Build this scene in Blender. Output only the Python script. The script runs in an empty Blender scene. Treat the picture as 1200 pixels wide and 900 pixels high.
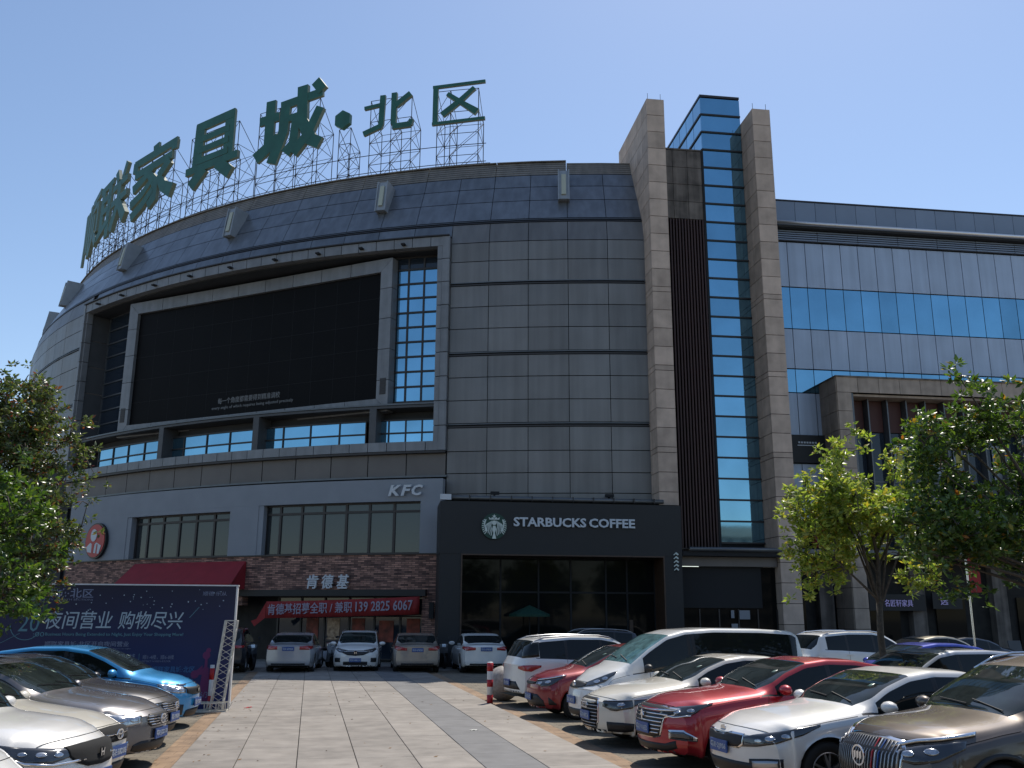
import bpy, bmesh, math, random
import numpy as np
from mathutils import Vector, Matrix
from mathutils.bvhtree import BVHTree

random.seed(7); np.random.seed(7)
SC = bpy.context.scene
COL = SC.collection
R = math.radians

# ------------------------------------------------------------------ camera
CAM_Z = 2.13
TILT, ROLL, YAW = R(13.9), R(0.3), R(-7.6)
fw = Vector((0, math.cos(TILT), math.sin(TILT))); rt = Vector((1, 0, 0)); up = rt.cross(fw)
r2 = rt*math.cos(ROLL) + up*math.sin(ROLL); u2 = -rt*math.sin(ROLL) + up*math.cos(ROLL)
rot = Matrix((r2, u2, -fw)).transposed()
rot = Matrix.Rotation(YAW, 3, 'Z') @ rot
cd = bpy.data.cameras.new('camera'); cam = bpy.data.objects.new('camera', cd); COL.objects.link(cam)
cam.matrix_world = Matrix.Translation((0, 0, CAM_Z)) @ rot.to_4x4()
cd.sensor_width = 36.0; cd.sensor_fit = 'HORIZONTAL'; cd.lens = 33.0; cd.clip_end = 6000; cd.clip_start = 0.1
SC.camera = cam

# ------------------------------------------------------------------ sky, sun, exposure
SUN_TO = Vector((0.30, 0.53, 1.0)).normalized()      # direction towards the sun
SUN_EL = math.asin(SUN_TO.z); SUN_AZ = math.atan2(SUN_TO.x, SUN_TO.y)
W = bpy.data.worlds.new('World'); SC.world = W; W.use_nodes = True
wn = W.node_tree; wn.nodes.clear()
sky = wn.nodes.new('ShaderNodeTexSky'); sky.sky_type = 'NISHITA'; sky.sun_disc = False
sky.sun_elevation = SUN_EL; sky.sun_rotation = SUN_AZ
sky.air_density = 1.0; sky.dust_density = 0.35; sky.ozone_density = 1.6; sky.altitude = 0
bg = wn.nodes.new('ShaderNodeBackground'); bg.inputs['Strength'].default_value = 0.15
wo = wn.nodes.new('ShaderNodeOutputWorld')
wn.links.new(sky.outputs[0], bg.inputs['Color']); wn.links.new(bg.outputs[0], wo.inputs['Surface'])
sl = bpy.data.lights.new('sun', 'SUN'); so = bpy.data.objects.new('sun', sl); COL.objects.link(so)
sl.energy = 4.6; sl.angle = R(0.53); sl.color = (1.0, 0.94, 0.85)
so.rotation_euler = SUN_TO.to_track_quat('Z', 'Y').to_euler(); so.location = (20, 40, 70)
SC.view_settings.view_transform = 'Standard'; SC.view_settings.look = 'None'
SC.view_settings.exposure = 0.0; SC.view_settings.gamma = 1.0
SC.render.engine = 'CYCLES'
SC.cycles.max_bounces = 6; SC.cycles.diffuse_bounces = 3; SC.cycles.glossy_bounces = 3
SC.cycles.transparent_max_bounces = 6; SC.cycles.caustics_reflective = False; SC.cycles.caustics_refractive = False
SC.cycles.sample_clamp_indirect = 6

# ------------------------------------------------------------------ materials
def mat(name, col, rough=0.6, metal=0.0, var=0.0, nscale=3.0, namt=0.0, bump=0.0, bscale=20.0, coat=0.0, coat_r=0.03,
        spec=0.5, streak=0.0, emit=None, estr=0.0, rvar=0.0, trans=0.0):
    m = bpy.data.materials.new(name); m.use_nodes = True
    nt = m.node_tree; N = nt.nodes; L = nt.links
    b = N['Principled BSDF']
    b.inputs['Roughness'].default_value = rough; b.inputs['Metallic'].default_value = metal
    b.inputs['Coat Weight'].default_value = coat; b.inputs['Coat Roughness'].default_value = coat_r
    b.inputs['Specular IOR Level'].default_value = spec
    b.inputs['Transmission Weight'].default_value = trans
    c4 = (*col, 1)
    b.inputs['Base Color'].default_value = c4
    if emit: b.inputs['Emission Color'].default_value = (*emit, 1); b.inputs['Emission Strength'].default_value = estr
    src = None
    if var or namt or streak or rvar:
        geo = N.new('ShaderNodeNewGeometry')
        val = N.new('ShaderNodeMath'); val.operation = 'ADD'; val.inputs[0].default_value = 1.0
        last = None
        def add(sock):
            nonlocal last
            a = N.new('ShaderNodeMath'); a.operation = 'ADD'; L.new(sock, a.inputs[0])
            if last: L.new(last, a.inputs[1])
            else: a.inputs[1].default_value = 1.0
            last = a.outputs[0]
        def scaled(sock, amt):
            s = N.new('ShaderNodeMapRange'); s.inputs['To Min'].default_value = -amt; s.inputs['To Max'].default_value = amt
            L.new(sock, s.inputs['Value']); return s
        if var:
            oi = N.new('ShaderNodeObjectInfo'); add(scaled(oi.outputs['Random'], var).outputs[0])
        if namt:
            nz = N.new('ShaderNodeTexNoise'); nz.inputs['Scale'].default_value = nscale; nz.inputs['Detail'].default_value = 6
            L.new(geo.outputs['Position'], nz.inputs['Vector'])
            s = scaled(nz.outputs['Fac'], namt); s.inputs['From Min'].default_value = 0.3; s.inputs['From Max'].default_value = 0.7
            add(s.outputs[0])
        if streak:
            mp = N.new('ShaderNodeMapping'); mp.inputs['Scale'].default_value = (2.2, 2.2, 0.12)
            L.new(geo.outputs['Position'], mp.inputs['Vector'])
            nz2 = N.new('ShaderNodeTexNoise'); nz2.inputs['Scale'].default_value = 1.3; nz2.inputs['Detail'].default_value = 5
            L.new(mp.outputs[0], nz2.inputs['Vector'])
            s = scaled(nz2.outputs['Fac'], streak); s.inputs['From Min'].default_value = 0.35; s.inputs['From Max'].default_value = 0.65
            add(s.outputs[0])
        if last:
            mx = N.new('ShaderNodeVectorMath'); mx.operation = 'SCALE'; mx.inputs[0].default_value = col
            L.new(last, mx.inputs['Scale']); L.new(mx.outputs[0], b.inputs['Base Color'])
        if rvar:
            nz3 = N.new('ShaderNodeTexNoise'); nz3.inputs['Scale'].default_value = nscale*0.7; nz3.inputs['Detail'].default_value = 4
            L.new(geo.outputs['Position'], nz3.inputs['Vector'])
            rr = N.new('ShaderNodeMapRange'); rr.inputs['To Min'].default_value = max(rough-rvar, 0.0); rr.inputs['To Max'].default_value = rough+rvar
            rr.inputs['From Min'].default_value = 0.3; rr.inputs['From Max'].default_value = 0.7
            L.new(nz3.outputs['Fac'], rr.inputs['Value']); L.new(rr.outputs[0], b.inputs['Roughness'])
    if bump:
        tc = N.new('ShaderNodeNewGeometry')
        nb = N.new('ShaderNodeTexNoise'); nb.inputs['Scale'].default_value = bscale; nb.inputs['Detail'].default_value = 4
        L.new(tc.outputs['Position'], nb.inputs['Vector'])
        bp = N.new('ShaderNodeBump'); bp.inputs['Strength'].default_value = bump; bp.inputs['Distance'].default_value = 0.02
        L.new(nb.outputs['Fac'], bp.inputs['Height']); L.new(bp.outputs[0], b.inputs['Normal'])
    return m

M = {}
M['panel'] = mat('facade panel', (0.1741, 0.1692, 0.1648), 0.42, 0.30, var=0.09, nscale=0.6, namt=0.08, streak=0.10, rvar=0.06)
M['panel_top'] = mat('upper facade panel', (0.1505, 0.1653, 0.1862), 0.34, 0.35, var=0.09, nscale=0.8, namt=0.10, streak=0.14, rvar=0.06)
M['panel_brown'] = mat('brown panel', (0.1497, 0.1352, 0.1236), 0.6, 0.1, var=0.05, nscale=1.2, namt=0.08)
M['lamp_box'] = mat('pale lamp housing', (0.30, 0.33, 0.36), 0.4, 0.2, nscale=2, namt=0.1)
M['joint'] = mat('dark joint', (0.012, 0.013, 0.015), 0.8)
M['louver'] = mat('louvre metal', (0.2040, 0.1848, 0.1595), 0.6, 0.2, nscale=1, namt=0.15, streak=0.15)
M['frame_tile'] = mat('grey frame tile', (0.1857, 0.1930, 0.2042), 0.45, 0.15, var=0.08, nscale=2, namt=0.1, streak=0.1)
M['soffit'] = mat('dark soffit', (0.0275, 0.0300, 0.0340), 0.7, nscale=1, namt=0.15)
M['recess_tile'] = mat('recess tile', (0.0690, 0.0720, 0.0768), 0.55, var=0.06, nscale=2, namt=0.1)
M['glass_blue'] = mat('blue facade glass', (0.2101, 0.4300, 0.5780), 0.035, 0.94, var=0.12, bump=0.03, bscale=0.6, namt=0.10, nscale=0.5)
M['glass_dark'] = mat('dark facade glass', (0.02, 0.03, 0.045), 0.05, 0.1, bump=0.02, bscale=0.8)
M['mullion'] = mat('mullion', (0.0420, 0.0385, 0.0385), 0.45, 0.4)
M['mullion_light'] = mat('light mullion', (0.1120, 0.1190, 0.1260), 0.4, 0.4)
M['screen'] = mat('led screen', (0.0063, 0.0060, 0.0066), 0.5, nscale=0.5, namt=0.12, spec=0.08)
M['stone'] = mat('pylon stone', (0.4714, 0.3702, 0.2975), 0.75, var=0.14, nscale=1.6, namt=0.16, bump=0.15, bscale=9, streak=0.06)
M['stone_dark'] = mat('weathered stone', (0.1423, 0.1214, 0.1046), 0.8, var=0.1, nscale=1.5, namt=0.35, streak=0.35)
M['portal_stone'] = mat('portal stone', (0.3800, 0.3045, 0.2432), 0.75, var=0.08, nscale=2, namt=0.15, streak=0.12)
M['slat_brown'] = mat('brown slat', (0.0544, 0.0269, 0.0232), 0.6, 0.1, var=0.1)
M['kfc_wall'] = mat('painted grey wall', (0.2374, 0.2571, 0.2868), 0.7, nscale=1.0, namt=0.06)
M['black_wall'] = mat('charcoal render', (0.0073, 0.0086, 0.0106), 0.55, nscale=1.2, namt=0.12)
M['wood'] = mat('brown timber lining', (0.0525, 0.0294, 0.0182), 0.5, nscale=5, namt=0.25)
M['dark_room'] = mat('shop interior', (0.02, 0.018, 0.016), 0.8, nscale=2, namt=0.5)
M['white_letter'] = mat('white letter', (0.5270, 0.5610, 0.5950), 0.45)
M['grey_metal'] = mat('grey painted metal', (0.1200, 0.1290, 0.1380), 0.4, 0.5, nscale=3, namt=0.1)
M['polished'] = mat('polished metal trim', (0.62, 0.62, 0.63), 0.22, 0.95)
M['sign_green'] = mat('green sign sheet', (0.0193, 0.1079, 0.0807), 0.5, nscale=1.5, namt=0.15)
M['sign_edge'] = mat('sign edge', (0.15, 0.19, 0.145), 0.6)
M['diffuser'] = mat('lamp diffuser', (0.42, 0.44, 0.36), 0.5)
M['rust'] = mat('scaffold steel', (0.0180, 0.0135, 0.0126), 0.8, 0.0, nscale=4, namt=0.3)
M['red_cloth'] = mat('red cloth', (0.2656, 0.0177, 0.0177), 0.75, nscale=6, namt=0.1)
M['awning_red'] = mat('red awning canvas', (0.2656, 0.0145, 0.0217), 0.75, nscale=2, namt=0.1)
M['slab'] = mat('granite slab', (0.2502, 0.2223, 0.1922), 0.72, var=0.13, nscale=2.2, namt=0.14, streak=0.09, bump=0.12, bscale=60, rvar=0.1)
M['slab_dark'] = mat('dark granite slab', (0.1586, 0.1554, 0.1533), 0.7, var=0.10, nscale=2.2, namt=0.16, bump=0.12, bscale=60)
M['ground'] = mat('weathered concrete', (0.2160, 0.2000, 0.1760), 0.85, nscale=0.7, namt=0.2, bump=0.2, bscale=12)

def brick_mat(name, c1, c2, mortar, sx, sy, bw, bh, use='UV', ms=0.012, nz=None):
    m = bpy.data.materials.new(name); m.use_nodes = True; nt = m.node_tree; N = nt.nodes; L = nt.links
    b = N['Principled BSDF']; b.inputs['Roughness'].default_value = 0.85
    t = N.new('ShaderNodeTexBrick'); t.inputs['Scale'].default_value = 1.0
    t.inputs['Brick Width'].default_value = bw; t.inputs['Row Height'].default_value = bh
    t.inputs['Mortar Size'].default_value = ms; t.inputs['Color1'].default_value = (*c1, 1); t.inputs['Color2'].default_value = (*c2, 1)
    t.inputs['Mortar'].default_value = (*mortar, 1); t.inputs['Bias'].default_value = 0.0
    if use == 'UV': tc = N.new('ShaderNodeUVMap'); o = tc.outputs[0]
    else: tc = N.new('ShaderNodeNewGeometry'); o = tc.outputs['Position']
    mp = N.new('ShaderNodeMapping'); mp.inputs['Scale'].default_value = (sx, sy, 1); L.new(o, mp.inputs['Vector'])
    L.new(mp.outputs[0], t.inputs['Vector'])
    n = N.new('ShaderNodeTexNoise'); n.inputs['Scale'].default_value = 2.4; n.inputs['Detail'].default_value = 3
    L.new(mp.outputs[0], n.inputs['Vector'])
    mr = N.new('ShaderNodeMapRange'); mr.inputs['From Min'].default_value = 0.35; mr.inputs['From Max'].default_value = 0.65
    mr.inputs['To Min'].default_value = 0.75; mr.inputs['To Max'].default_value = 1.2
    L.new(n.outputs['Fac'], mr.inputs['Value'])
    v = N.new('ShaderNodeVectorMath'); v.operation = 'SCALE'; L.new(t.outputs['Color'], v.inputs[0]); L.new(mr.outputs[0], v.inputs['Scale'])
    L.new(v.outputs[0], b.inputs['Base Color'])
    bp = N.new('ShaderNodeBump'); bp.inputs['Strength'].default_value = 0.6; bp.inputs['Distance'].default_value = 0.01; bp.invert = True
    L.new(t.outputs['Fac'], bp.inputs['Height']); L.new(bp.outputs[0], b.inputs['Normal'])
    return m
M['brick'] = brick_mat('mixed brown brick', (0.085, 0.045, 0.040), (0.50, 0.27, 0.20), (0.08, 0.055, 0.05), 1, 1, 0.34, 0.085)
M['bay'] = brick_mat('worn paving brick', (0.16, 0.135, 0.10), (0.20, 0.17, 0.125), (0.11, 0.092, 0.068), 1, 1, 0.24, 0.12, 'P', 0.008)
M['tan'] = brick_mat('orange tan paving', (0.25, 0.165, 0.10), (0.29, 0.195, 0.12), (0.18, 0.12, 0.075), 1, 1, 0.30, 0.30, 'P', 0.006)

# ------------------------------------------------------------------ object helpers
def link(o, parent=None):
    COL.objects.link(o)
    if parent is not None: o.parent = parent
    return o
def thing(name, label, cat, loc=(0, 0, 0), rz=0.0, group=None):
    o = bpy.data.objects.new(name, None); o.empty_display_size = 0.3; COL.objects.link(o)
    o.location = loc; o.rotation_euler = (0, 0, rz)
    o['label'] = label; o['category'] = cat
    if group: o['group'] = group
    return o
def tag(o, label=None, cat=None, group=None, kind=None):
    if label: o['label'] = label
    if cat: o['category'] = cat
    if group: o['group'] = group
    if kind: o['kind'] = kind
    return o
class MB:
    def __init__(s): s.v = []; s.f = []; s.m = []; s.uv = {}
    def add(s, vs, fs, mi=0):
        n = len(s.v); s.v += [tuple(v) for v in vs]
        for f in fs: s.f.append(tuple(i+n for i in f)); s.m.append(mi)
        return n
    def box(s, x0, x1, y0, y1, z0, z1, mi=0, T=None):
        vs = [(x, y, z) for z in (z0, z1) for y in (y0, y1) for x in (x0, x1)]
        if T is not None: vs = [tuple(T @ Vector(v)) for v in vs]
        s.add(vs, [(0, 2, 3, 1), (4, 5, 7, 6), (0, 1, 5, 4), (2, 6, 7, 3), (0, 4, 6, 2), (1, 3, 7, 5)], mi)
    def hexa(s, p, mi=0):   # p: 8 points, bottom 4 ccw then top 4 ccw
        s.add(p, [(3, 2, 1, 0), (4, 5, 6, 7), (0, 1, 5, 4), (1, 2, 6, 5), (2, 3, 7, 6), (3, 0, 4, 7)], mi)
    def bar(s, a, b, w, mi=0, n=4):
        a = Vector(a); b = Vector(b); d = (b-a)
        if d.length < 1e-6: return
        d.normalize(); u = d.cross(Vector((0, 0, 1)))
        if u.length < 1e-3: u = Vector((1, 0, 0))
        u.normalize(); w2 = d.cross(u)
        vs = []
        for p, rr in ((a, w), (b, w)):
            for k in range(n):
                t = 2*math.pi*(k+0.5)/n; vs.append(p + (u*math.cos(t)+w2*math.sin(t))*rr*0.5)
        fs = [(k, (k+1) % n, n+(k+1) % n, n+k) for k in range(n)] + [tuple(range(n-1, -1, -1)), tuple(range(n, 2*n))]
        s.add(vs, fs, mi)
    def tube(s, pts, rad, mi=0, n=8, cap=True):
        pts = [Vector(p) for p in pts]; rings = []
        if not hasattr(rad, '__len__'): rad = [rad]*len(pts)
        base = len(s.v); prev = None
        for i, p in enumerate(pts):
            d = (pts[min(i+1, len(pts)-1)]-pts[max(i-1, 0)]).normalized()
            if prev is None:
                u = d.cross(Vector((0, 0, 1)));
                if u.length < 1e-2: u = d.cross(Vector((1, 0, 0)))
            else: u = prev - d*prev.dot(d)
            u.normalize(); prev = u; w = d.cross(u)
            for k in range(n):
                t = 2*math.pi*k/n; s.v.append(tuple(p+(u*math.cos(t)+w*math.sin(t))*rad[i]))
        for i in range(len(pts)-1):
            for k in range(n):
                a = base+i*n+k; b = base+i*n+(k+1) % n; s.f.append((a, b, b+n, a+n)); s.m.append(mi)
        if cap:
            s.f.append(tuple(base+k for k in range(n-1, -1, -1))); s.m.append(mi)
            s.f.append(tuple(base+(len(pts)-1)*n+k for k in range(n))); s.m.append(mi)
    def prism(s, poly, y0, y1, mi=0, T=None):   # poly in xz, extruded along y
        n = len(poly); vs = [(x, y0, z) for x, z in poly]+[(x, y1, z) for x, z in poly]
        if T is not None: vs = [tuple(T @ Vector(v)) for v in vs]
        s.add(vs, [tuple(range(n)), tuple(range(2*n-1, n-1, -1))]+[((k+1) % n, k, n+k, n+(k+1) % n) for k in range(n)], mi)
    def mesh(s, name, mats, smooth=False):
        me = bpy.data.meshes.new(name); me.from_pydata(s.v, [], s.f)
        for m_ in (mats if isinstance(mats, (list, tuple)) else [mats]): me.materials.append(m_)
        me.polygons.foreach_set('material_index', s.m)
        if smooth: me.polygons.foreach_set('use_smooth', [True]*len(s.f))
        me.update(); return me
    def build(s, name, mats, parent=None, smooth=False, fix=True):
        me = s.mesh(name, mats, smooth)
        if fix:
            bm = bmesh.new(); bm.from_mesh(me); bmesh.ops.recalc_face_normals(bm, faces=bm.faces); bm.to_mesh(me); bm.free()
        return link(bpy.data.objects.new(name, me), parent)
def auto_smooth(o, ang=35):
    me = o.data; me.polygons.foreach_set('use_smooth', [True]*len(me.polygons))
    bm = bmesh.new(); bm.from_mesh(me)
    for e in bm.edges:
        if len(e.link_faces) != 2 or e.calc_face_angle(0) > R(ang): e.smooth = False
    bm.to_mesh(me); bm.free()
def text_obj(body, name, material, h, T, parent=None, depth=0.02, bold=0.0, width=None, shear=0.0, edge=None):
    """text as a real mesh; T maps (x right, y up, z out) to the parent's space; h = glyph height, width = fitted width"""
    c = bpy.data.curves.new(name, 'FONT'); c.body = body; c.offset = bold; c.size = 1.0; c.resolution_u = 2
    c.extrude = 0.5; c.shear = shear
    o = bpy.data.objects.new(name, c); COL.objects.link(o)
    dg = bpy.context.evaluated_depsgraph_get(); me = bpy.data.meshes.new_from_object(o.evaluated_get(dg))
    bpy.data.objects.remove(o); me.name = name
    n = len(me.vertices); co = np.empty(n*3); me.vertices.foreach_get('co', co); co = co.reshape(-1, 3)
    x0, x1 = co[:, 0].min(), co[:, 0].max(); y0, y1 = co[:, 1].min(), co[:, 1].max()
    k = h/(y1-y0); kx = (width/(x1-x0)) if width else k
    co[:, 0] = (co[:, 0]-x0)*kx; co[:, 1] = (co[:, 1]-y0)*k; co[:, 2] = (co[:, 2]+0.5)*depth
    M4 = np.array(T); co = co @ M4[:3, :3].T + M4[:3, 3]
    me.vertices.foreach_set('co', co.ravel()); me.materials.clear(); me.materials.append(material); me.update()
    return link(bpy.data.objects.new(name, me), parent)
def frame_T(origin, right, upv=(0, 0, 1)):
    r_ = Vector(right).normalized(); u_ = Vector(upv).normalized(); n_ = r_.cross(u_)
    m_ = Matrix((r_, u_, n_)).transposed().to_4x4(); m_.translation = Vector(origin); return m_

# ------------------------------------------------------------------ ground
g = MB(); g.add([(-900, -700, 0), (900, -700, 0), (900, 1500, 0), (-900, 1500, 0)], [(0, 1, 2, 3)])
tag(g.build('ground', M['ground']), kind='structure')
PD = Vector((-0.072, 1, 0)).normalized(); PE = Vector((PD.y, -PD.x, 0))     # along and across the paving
def pv(q, t, z=0.0): v = PE*q+PD*t; return (v.x, v.y, z)
def sheet(name, q0, q1, t0, t1, z, m_):
    b = MB(); b.add([pv(q0, t0, z), pv(q1, t0, z), pv(q1, t1, z), pv(q0, t1, z)], [(0, 1, 2, 3)]); return tag(b.build(name, m_), kind='structure')
sheet('parking_bays', -16, -2.16, -6, 39, 0.004, M['bay'])
sheet('parking_bays', 4.86, 24, -6, 39, 0.004, M['bay'])
sheet('edge_strip', -2.15, -1.83, -6, 39, 0.010, M['tan'])
sheet('edge_strip', 4.50, 4.85, -6, 39, 0.010, M['tan'])
plaza = sheet('plaza', -1.82, 4.49, -6, 41.5, 0.006, M['joint'])
qs = [-1.81, -0.95, -0.08, 0.79, 1.67, 2.56, 3.45, 4.48]
for i in range(7):
    b = MB(); w_ = qs[i+1]-qs[i]; gp = 0.006; LL = 1.25
    for t_ in (0,):
        vs = []
        for z_, ins in ((0.0, 0), (0.034, 0), (0.038, 0.006)):
            for (a_, c_) in ((0, 0), (1, 0), (1, 1), (0, 1)):
                vs.append(PE*(gp+ins+a_*(w_-2*gp-2*ins)) + PD*(gp+ins+c_*(LL-2*gp-2*ins)) + Vector((0, 0, z_)))
        fs = [(8, 9, 10, 11)]
        for r_ in (0, 4):
            for k in range(4): fs.append((r_+k, r_+(k+1) % 4, r_+4+(k+1) % 4, r_+4+k))
        b.add(vs, fs)
    me = b.mesh('paving_slab', M['slab_dark'] if i == 5 else M['slab'])
    off = random.random()*0.6
    for j in range(26):
        t0 = 9.0+j*LL + off*0.3
        o = bpy.data.objects.new('paving_slab', me); o.location = pv(qs[i], t0, 0.002+random.random()*0.003); link(o, plaza)

# ------------------------------------------------------------------ curved mall
CX, CY, R0 = 17.15, 90.77, 47.6
def cyl(th, z, r_=R0): a = R(th); return Vector((CX-r_*math.sin(a), CY-r_*math.cos(a), z))
def Rz(z):
    return float(np.interp(z, [0, 21, 22.1, 23.5, 24.5, 25.4, 26.4], [47.6, 47.6, 47.25, 46.55, 46.0, 45.6, 45.15]))
mall = thing('shopping_mall', 'curved grey panelled furniture mall with big black screen behind the cars', 'building')
def cpanel(mb, th1, th0, z0, z1, rf, t=0.05, seg=1, mi=0, gap=0.0):
    """curved slab: front at radius function rf(z)+t, back at rf(z)"""
    if not callable(rf): rv = rf; rf = lambda z: rv
    for k in range(seg):
        a0 = th0+(th1-th0)*k/seg; a1 = th0+(th1-th0)*(k+1)/seg
        if a0 > a1: a0, a1 = a1, a0
        mb.hexa([cyl(a1, z0, rf(z0)), cyl(a0, z0, rf(z0)), cyl(a0, z0, rf(z0)+t), cyl(a1, z0, rf(z0)+t),
                 cyl(a1, z1, rf(z1)), cyl(a0, z1, rf(z1)), cyl(a0, z1, rf(z1)+t), cyl(a1, z1, rf(z1)+t)][::1], mi)
def cpart(name, th0, th1, z0, z1, rf, t, m_, parent=mall, seg=1):
    b = MB(); cpanel(b, th0, th1, z0, z1, rf, t, seg); return b.build(name, m_, parent)
# backing wall behind the joints (with the opening of the recess left free)
b = MB(); TH0, TH1 = 4.9, 84
F0, F1, FZ0, FZ1 = 17.50, 49.6, 9.95, 21.12
def back(th0, th1, z0, z1, rf=lambda z: Rz(z)-0.35, t=0.29, mi=0):
    n = max(1, int((th1-th0)/2.5)); cpanel(b, th0, th1, z0, z1, rf, t, n, mi)
back(TH0, F0, 7.3, 21.12); back(F1, TH1, 0, 21.12); back(TH0, TH1, 21.12, 22.1); back(F0, F1, 8.3, 9.95)
for za, zb in ((22.1, 23.5), (23.5, 24.5), (24.5, 25.4)): back(TH0, TH1, za, zb)
b.build('backing_wall', M['joint'], mall)
MOD = 2.42; COLS = [5.4+MOD*k for k in range(28)]; COLS[5] = 17.46
GAPT = 0.019
rows_main = [(7.86, 8.81), (8.85, 9.89), (9.93, 11.06), (11.32, 12.43), (12.47, 13.60), (13.64, 14.70), (14.95, 16.12), (16.16, 17.27),
             (17.31, 18.40), (18.62, 19.71), (19.75, 20.74), (20.78, 21.88)]
groove = [11.06, 14.70, 18.40, 21.88]
rows_top = [(22.16, 23.43), (23.47, 24.48), (24.52, 25.36)]
def panel(th0, th1, z0, z1, rf, m_, t=0.05):
    cpart('panel', th0+GAPT, th1-GAPT, z0, z1, rf, t, m_)
for k in range(5):
    for z0, z1 in rows_main: panel(COLS[k], COLS[k+1], z0, z1, Rz, M['panel'])
for k in range(5, 18): panel(COLS[k], COLS[k+1], 21.2, 21.88, Rz, M['panel_top'])
LC = [49.75]+[c for c in COLS if c > 51.5]
for k in range(len(LC)-1):
    for z0, z1 in rows_main[3:]: panel(LC[k], LC[k+1], z0, z1, Rz, M['panel'])
for k in range(27):
    for z0, z1 in rows_top: panel(COLS[k], COLS[k+1], z0, z1, Rz, M['panel_top'])
for k in range(5): panel(COLS[0]-0.5 if k < 0 else COLS[k], COLS[k+1], 7.30, 7.82, Rz, M['panel'])
# thin capping rails along the grooves
for zg in groove:
    for a0, a1 in ((5.4, 17.46), (49.8, 71)) if zg < 21 else ((5.4, 71),):
        n = int((a1-a0)/2.4)
        b = MB(); cpanel(b, a0, a1, zg+0.03, zg+0.10, lambda z: Rz(z), 0.09, n); b.build('groove_rail', M['mullion'], mall)
        b = MB(); cpanel(b, a0, a1, zg+0.17, zg+0.22, lambda z: Rz(z), 0.07, n); b.build('groove_rail', M['grey_metal'], mall)
# louvred parapet
for k in range(0, 27, 2):
    a0, a1 = COLS[k]+0.02, COLS[min(k+2, 27)]-0.02; b = MB(); top = 26.18 if k == 0 else 26.36
    cpanel(b, a0, a1, 25.42, top, lambda z: Rz(z)-0.3, 0.26, 2)
    zz = 25.42
    while zz < top-0.08:
        cpanel(b, a0, a1, zz, zz+0.125, lambda z: Rz(z)-0.06, 0.10, 2); zz += 0.155
    cpanel(b, a0, a1, top, top+0.05, lambda z: Rz(26.3)-0.5, 0.62, 2)
    b.build('louvre', M['louver'], mall)
cpart('roof_edge', 5, 84, 25.3, 25.9, lambda z: 44.2, 0.4, M['joint'], seg=30)
b = MB(); ring = [cyl(a, 26.0, 44.5) for a in range(4, 85, 4)]; ring += [Vector((60, 110, 26)), Vector((60, 60, 26))]
b.add(ring, [tuple(range(len(ring)))]); b.build('roof', M['ground'], mall)
# lamp housings that stick out of the upper band
for th in (10.45, 22.55, 34.65, 46.9, 59.2, 69.5):
    b = MB(); hw = 0.27; r0 = Rz(23.1); ro = 48.05
    def lp(s, z, rr): a = R(th); c_ = cyl(th, z, rr); return c_+Vector((-math.cos(a), math.sin(a), 0))*s
    ang = [(-hw, r0-0.15), (hw, r0-0.15), (hw*0.8, ro-0.35), (-hw*0.8, ro-0.35)]
    b.hexa([lp(-hw, 23.3, 46.5), lp(hw, 23.3, 46.5), lp(hw, 23.3, 47.08), lp(-hw, 23.3, 47.08),
            lp(-hw, 24.95, 45.7), lp(hw, 24.95, 45.7), lp(hw, 25.05, 46.78), lp(-hw, 25.05, 46.78)])
    o = b.build('lamp_housing', M['lamp_box'], mall)
    b = MB(); b.hexa([lp(-0.12, 23.55, 46.9), lp(0.12, 23.55, 46.9), lp(0.12, 23.55, 47.13), lp(-0.12, 23.55, 47.13),
                      lp(-0.12, 24.80, 46.7), lp(0.12, 24.80, 46.7), lp(0.12, 24.80, 46.88), lp(-0.12, 24.80, 46.88)])
    b.build('diffuser', M['diffuser'], o)
    for s_ in (-1, 1):
        b = MB(); b.hexa([lp(s_*hw-0.03, 23.25, 46.5), lp(s_*hw+0.03, 23.25, 46.5), lp(s_*hw+0.03, 23.25, 47.15), lp(s_*hw-0.03, 23.25, 47.15),
                          lp(s_*hw-0.03, 25.08, 45.7), lp(s_*hw+0.03, 25.08, 45.7), lp(s_*hw+0.03, 25.1, 46.86), lp(s_*hw-0.03, 25.1, 46.86)])
        b.build('lamp_cheek', M['lamp_box'], o)
# ---- big frame round the recess
n = 27; dth = (F1-F0)/n
for k in range(n):
    a0, a1 = F0+dth*k, F0+dth*(k+1)
    cpart('frame_tile', a0+0.02, a1-0.02, FZ1-0.52, FZ1-0.02, 47.5, 0.42, M['frame_tile'])
    cpart('frame_tile', a0+0.02, a1-0.02, FZ0+0.02, FZ0+0.47, 47.5, 0.42, M['frame_tile'])
for (a0, a1) in ((F0-0.02, F0+0.42), (F0+0.44, F0+0.74)):
    nz = 9; z0 = FZ0; dz = (FZ1-FZ0)/nz
    for k in range(nz): cpart('frame_tile', a0, a1, z0+dz*k+0.02, z0+dz*(k+1)-0.02, 47.5, 0.44 if a0 < F0 else 0.40, M['frame_tile'])
for (a0, a1, tt) in ((F1-0.42, F1-0.20, 0.34), (F1-0.18, F1+0.06, 0.46)):
    for k in range(9):
        dz = (FZ1-FZ0)/9; cpart('frame_tile', a0, a1, FZ0+dz*k+0.02, FZ0+dz*(k+1)-0.02, 47.5, tt, M['frame_tile'])
b = MB(); cpanel(b, F0, F1, FZ1+0.0, FZ1+0.06, 47.4, 0.62, n); b.build('frame_coping', M['mullion'], mall)
b = MB(); cpanel(b, F0, F1, FZ0-0.10, FZ0-0.0, 46.9, 1.0, n); b.build('frame_underside', M['mullion'], mall)
for th in (20.4, 23.2, 26.2, 29.4, 33.0, 36.6, 40.2, 44.0, 47.2):
    b = MB(); cpanel(b, th-0.12, th+0.12, 20.72, 20.80, 47.9, 0.28, 1); b.build('frame_hook', M['joint'], mall)
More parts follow.
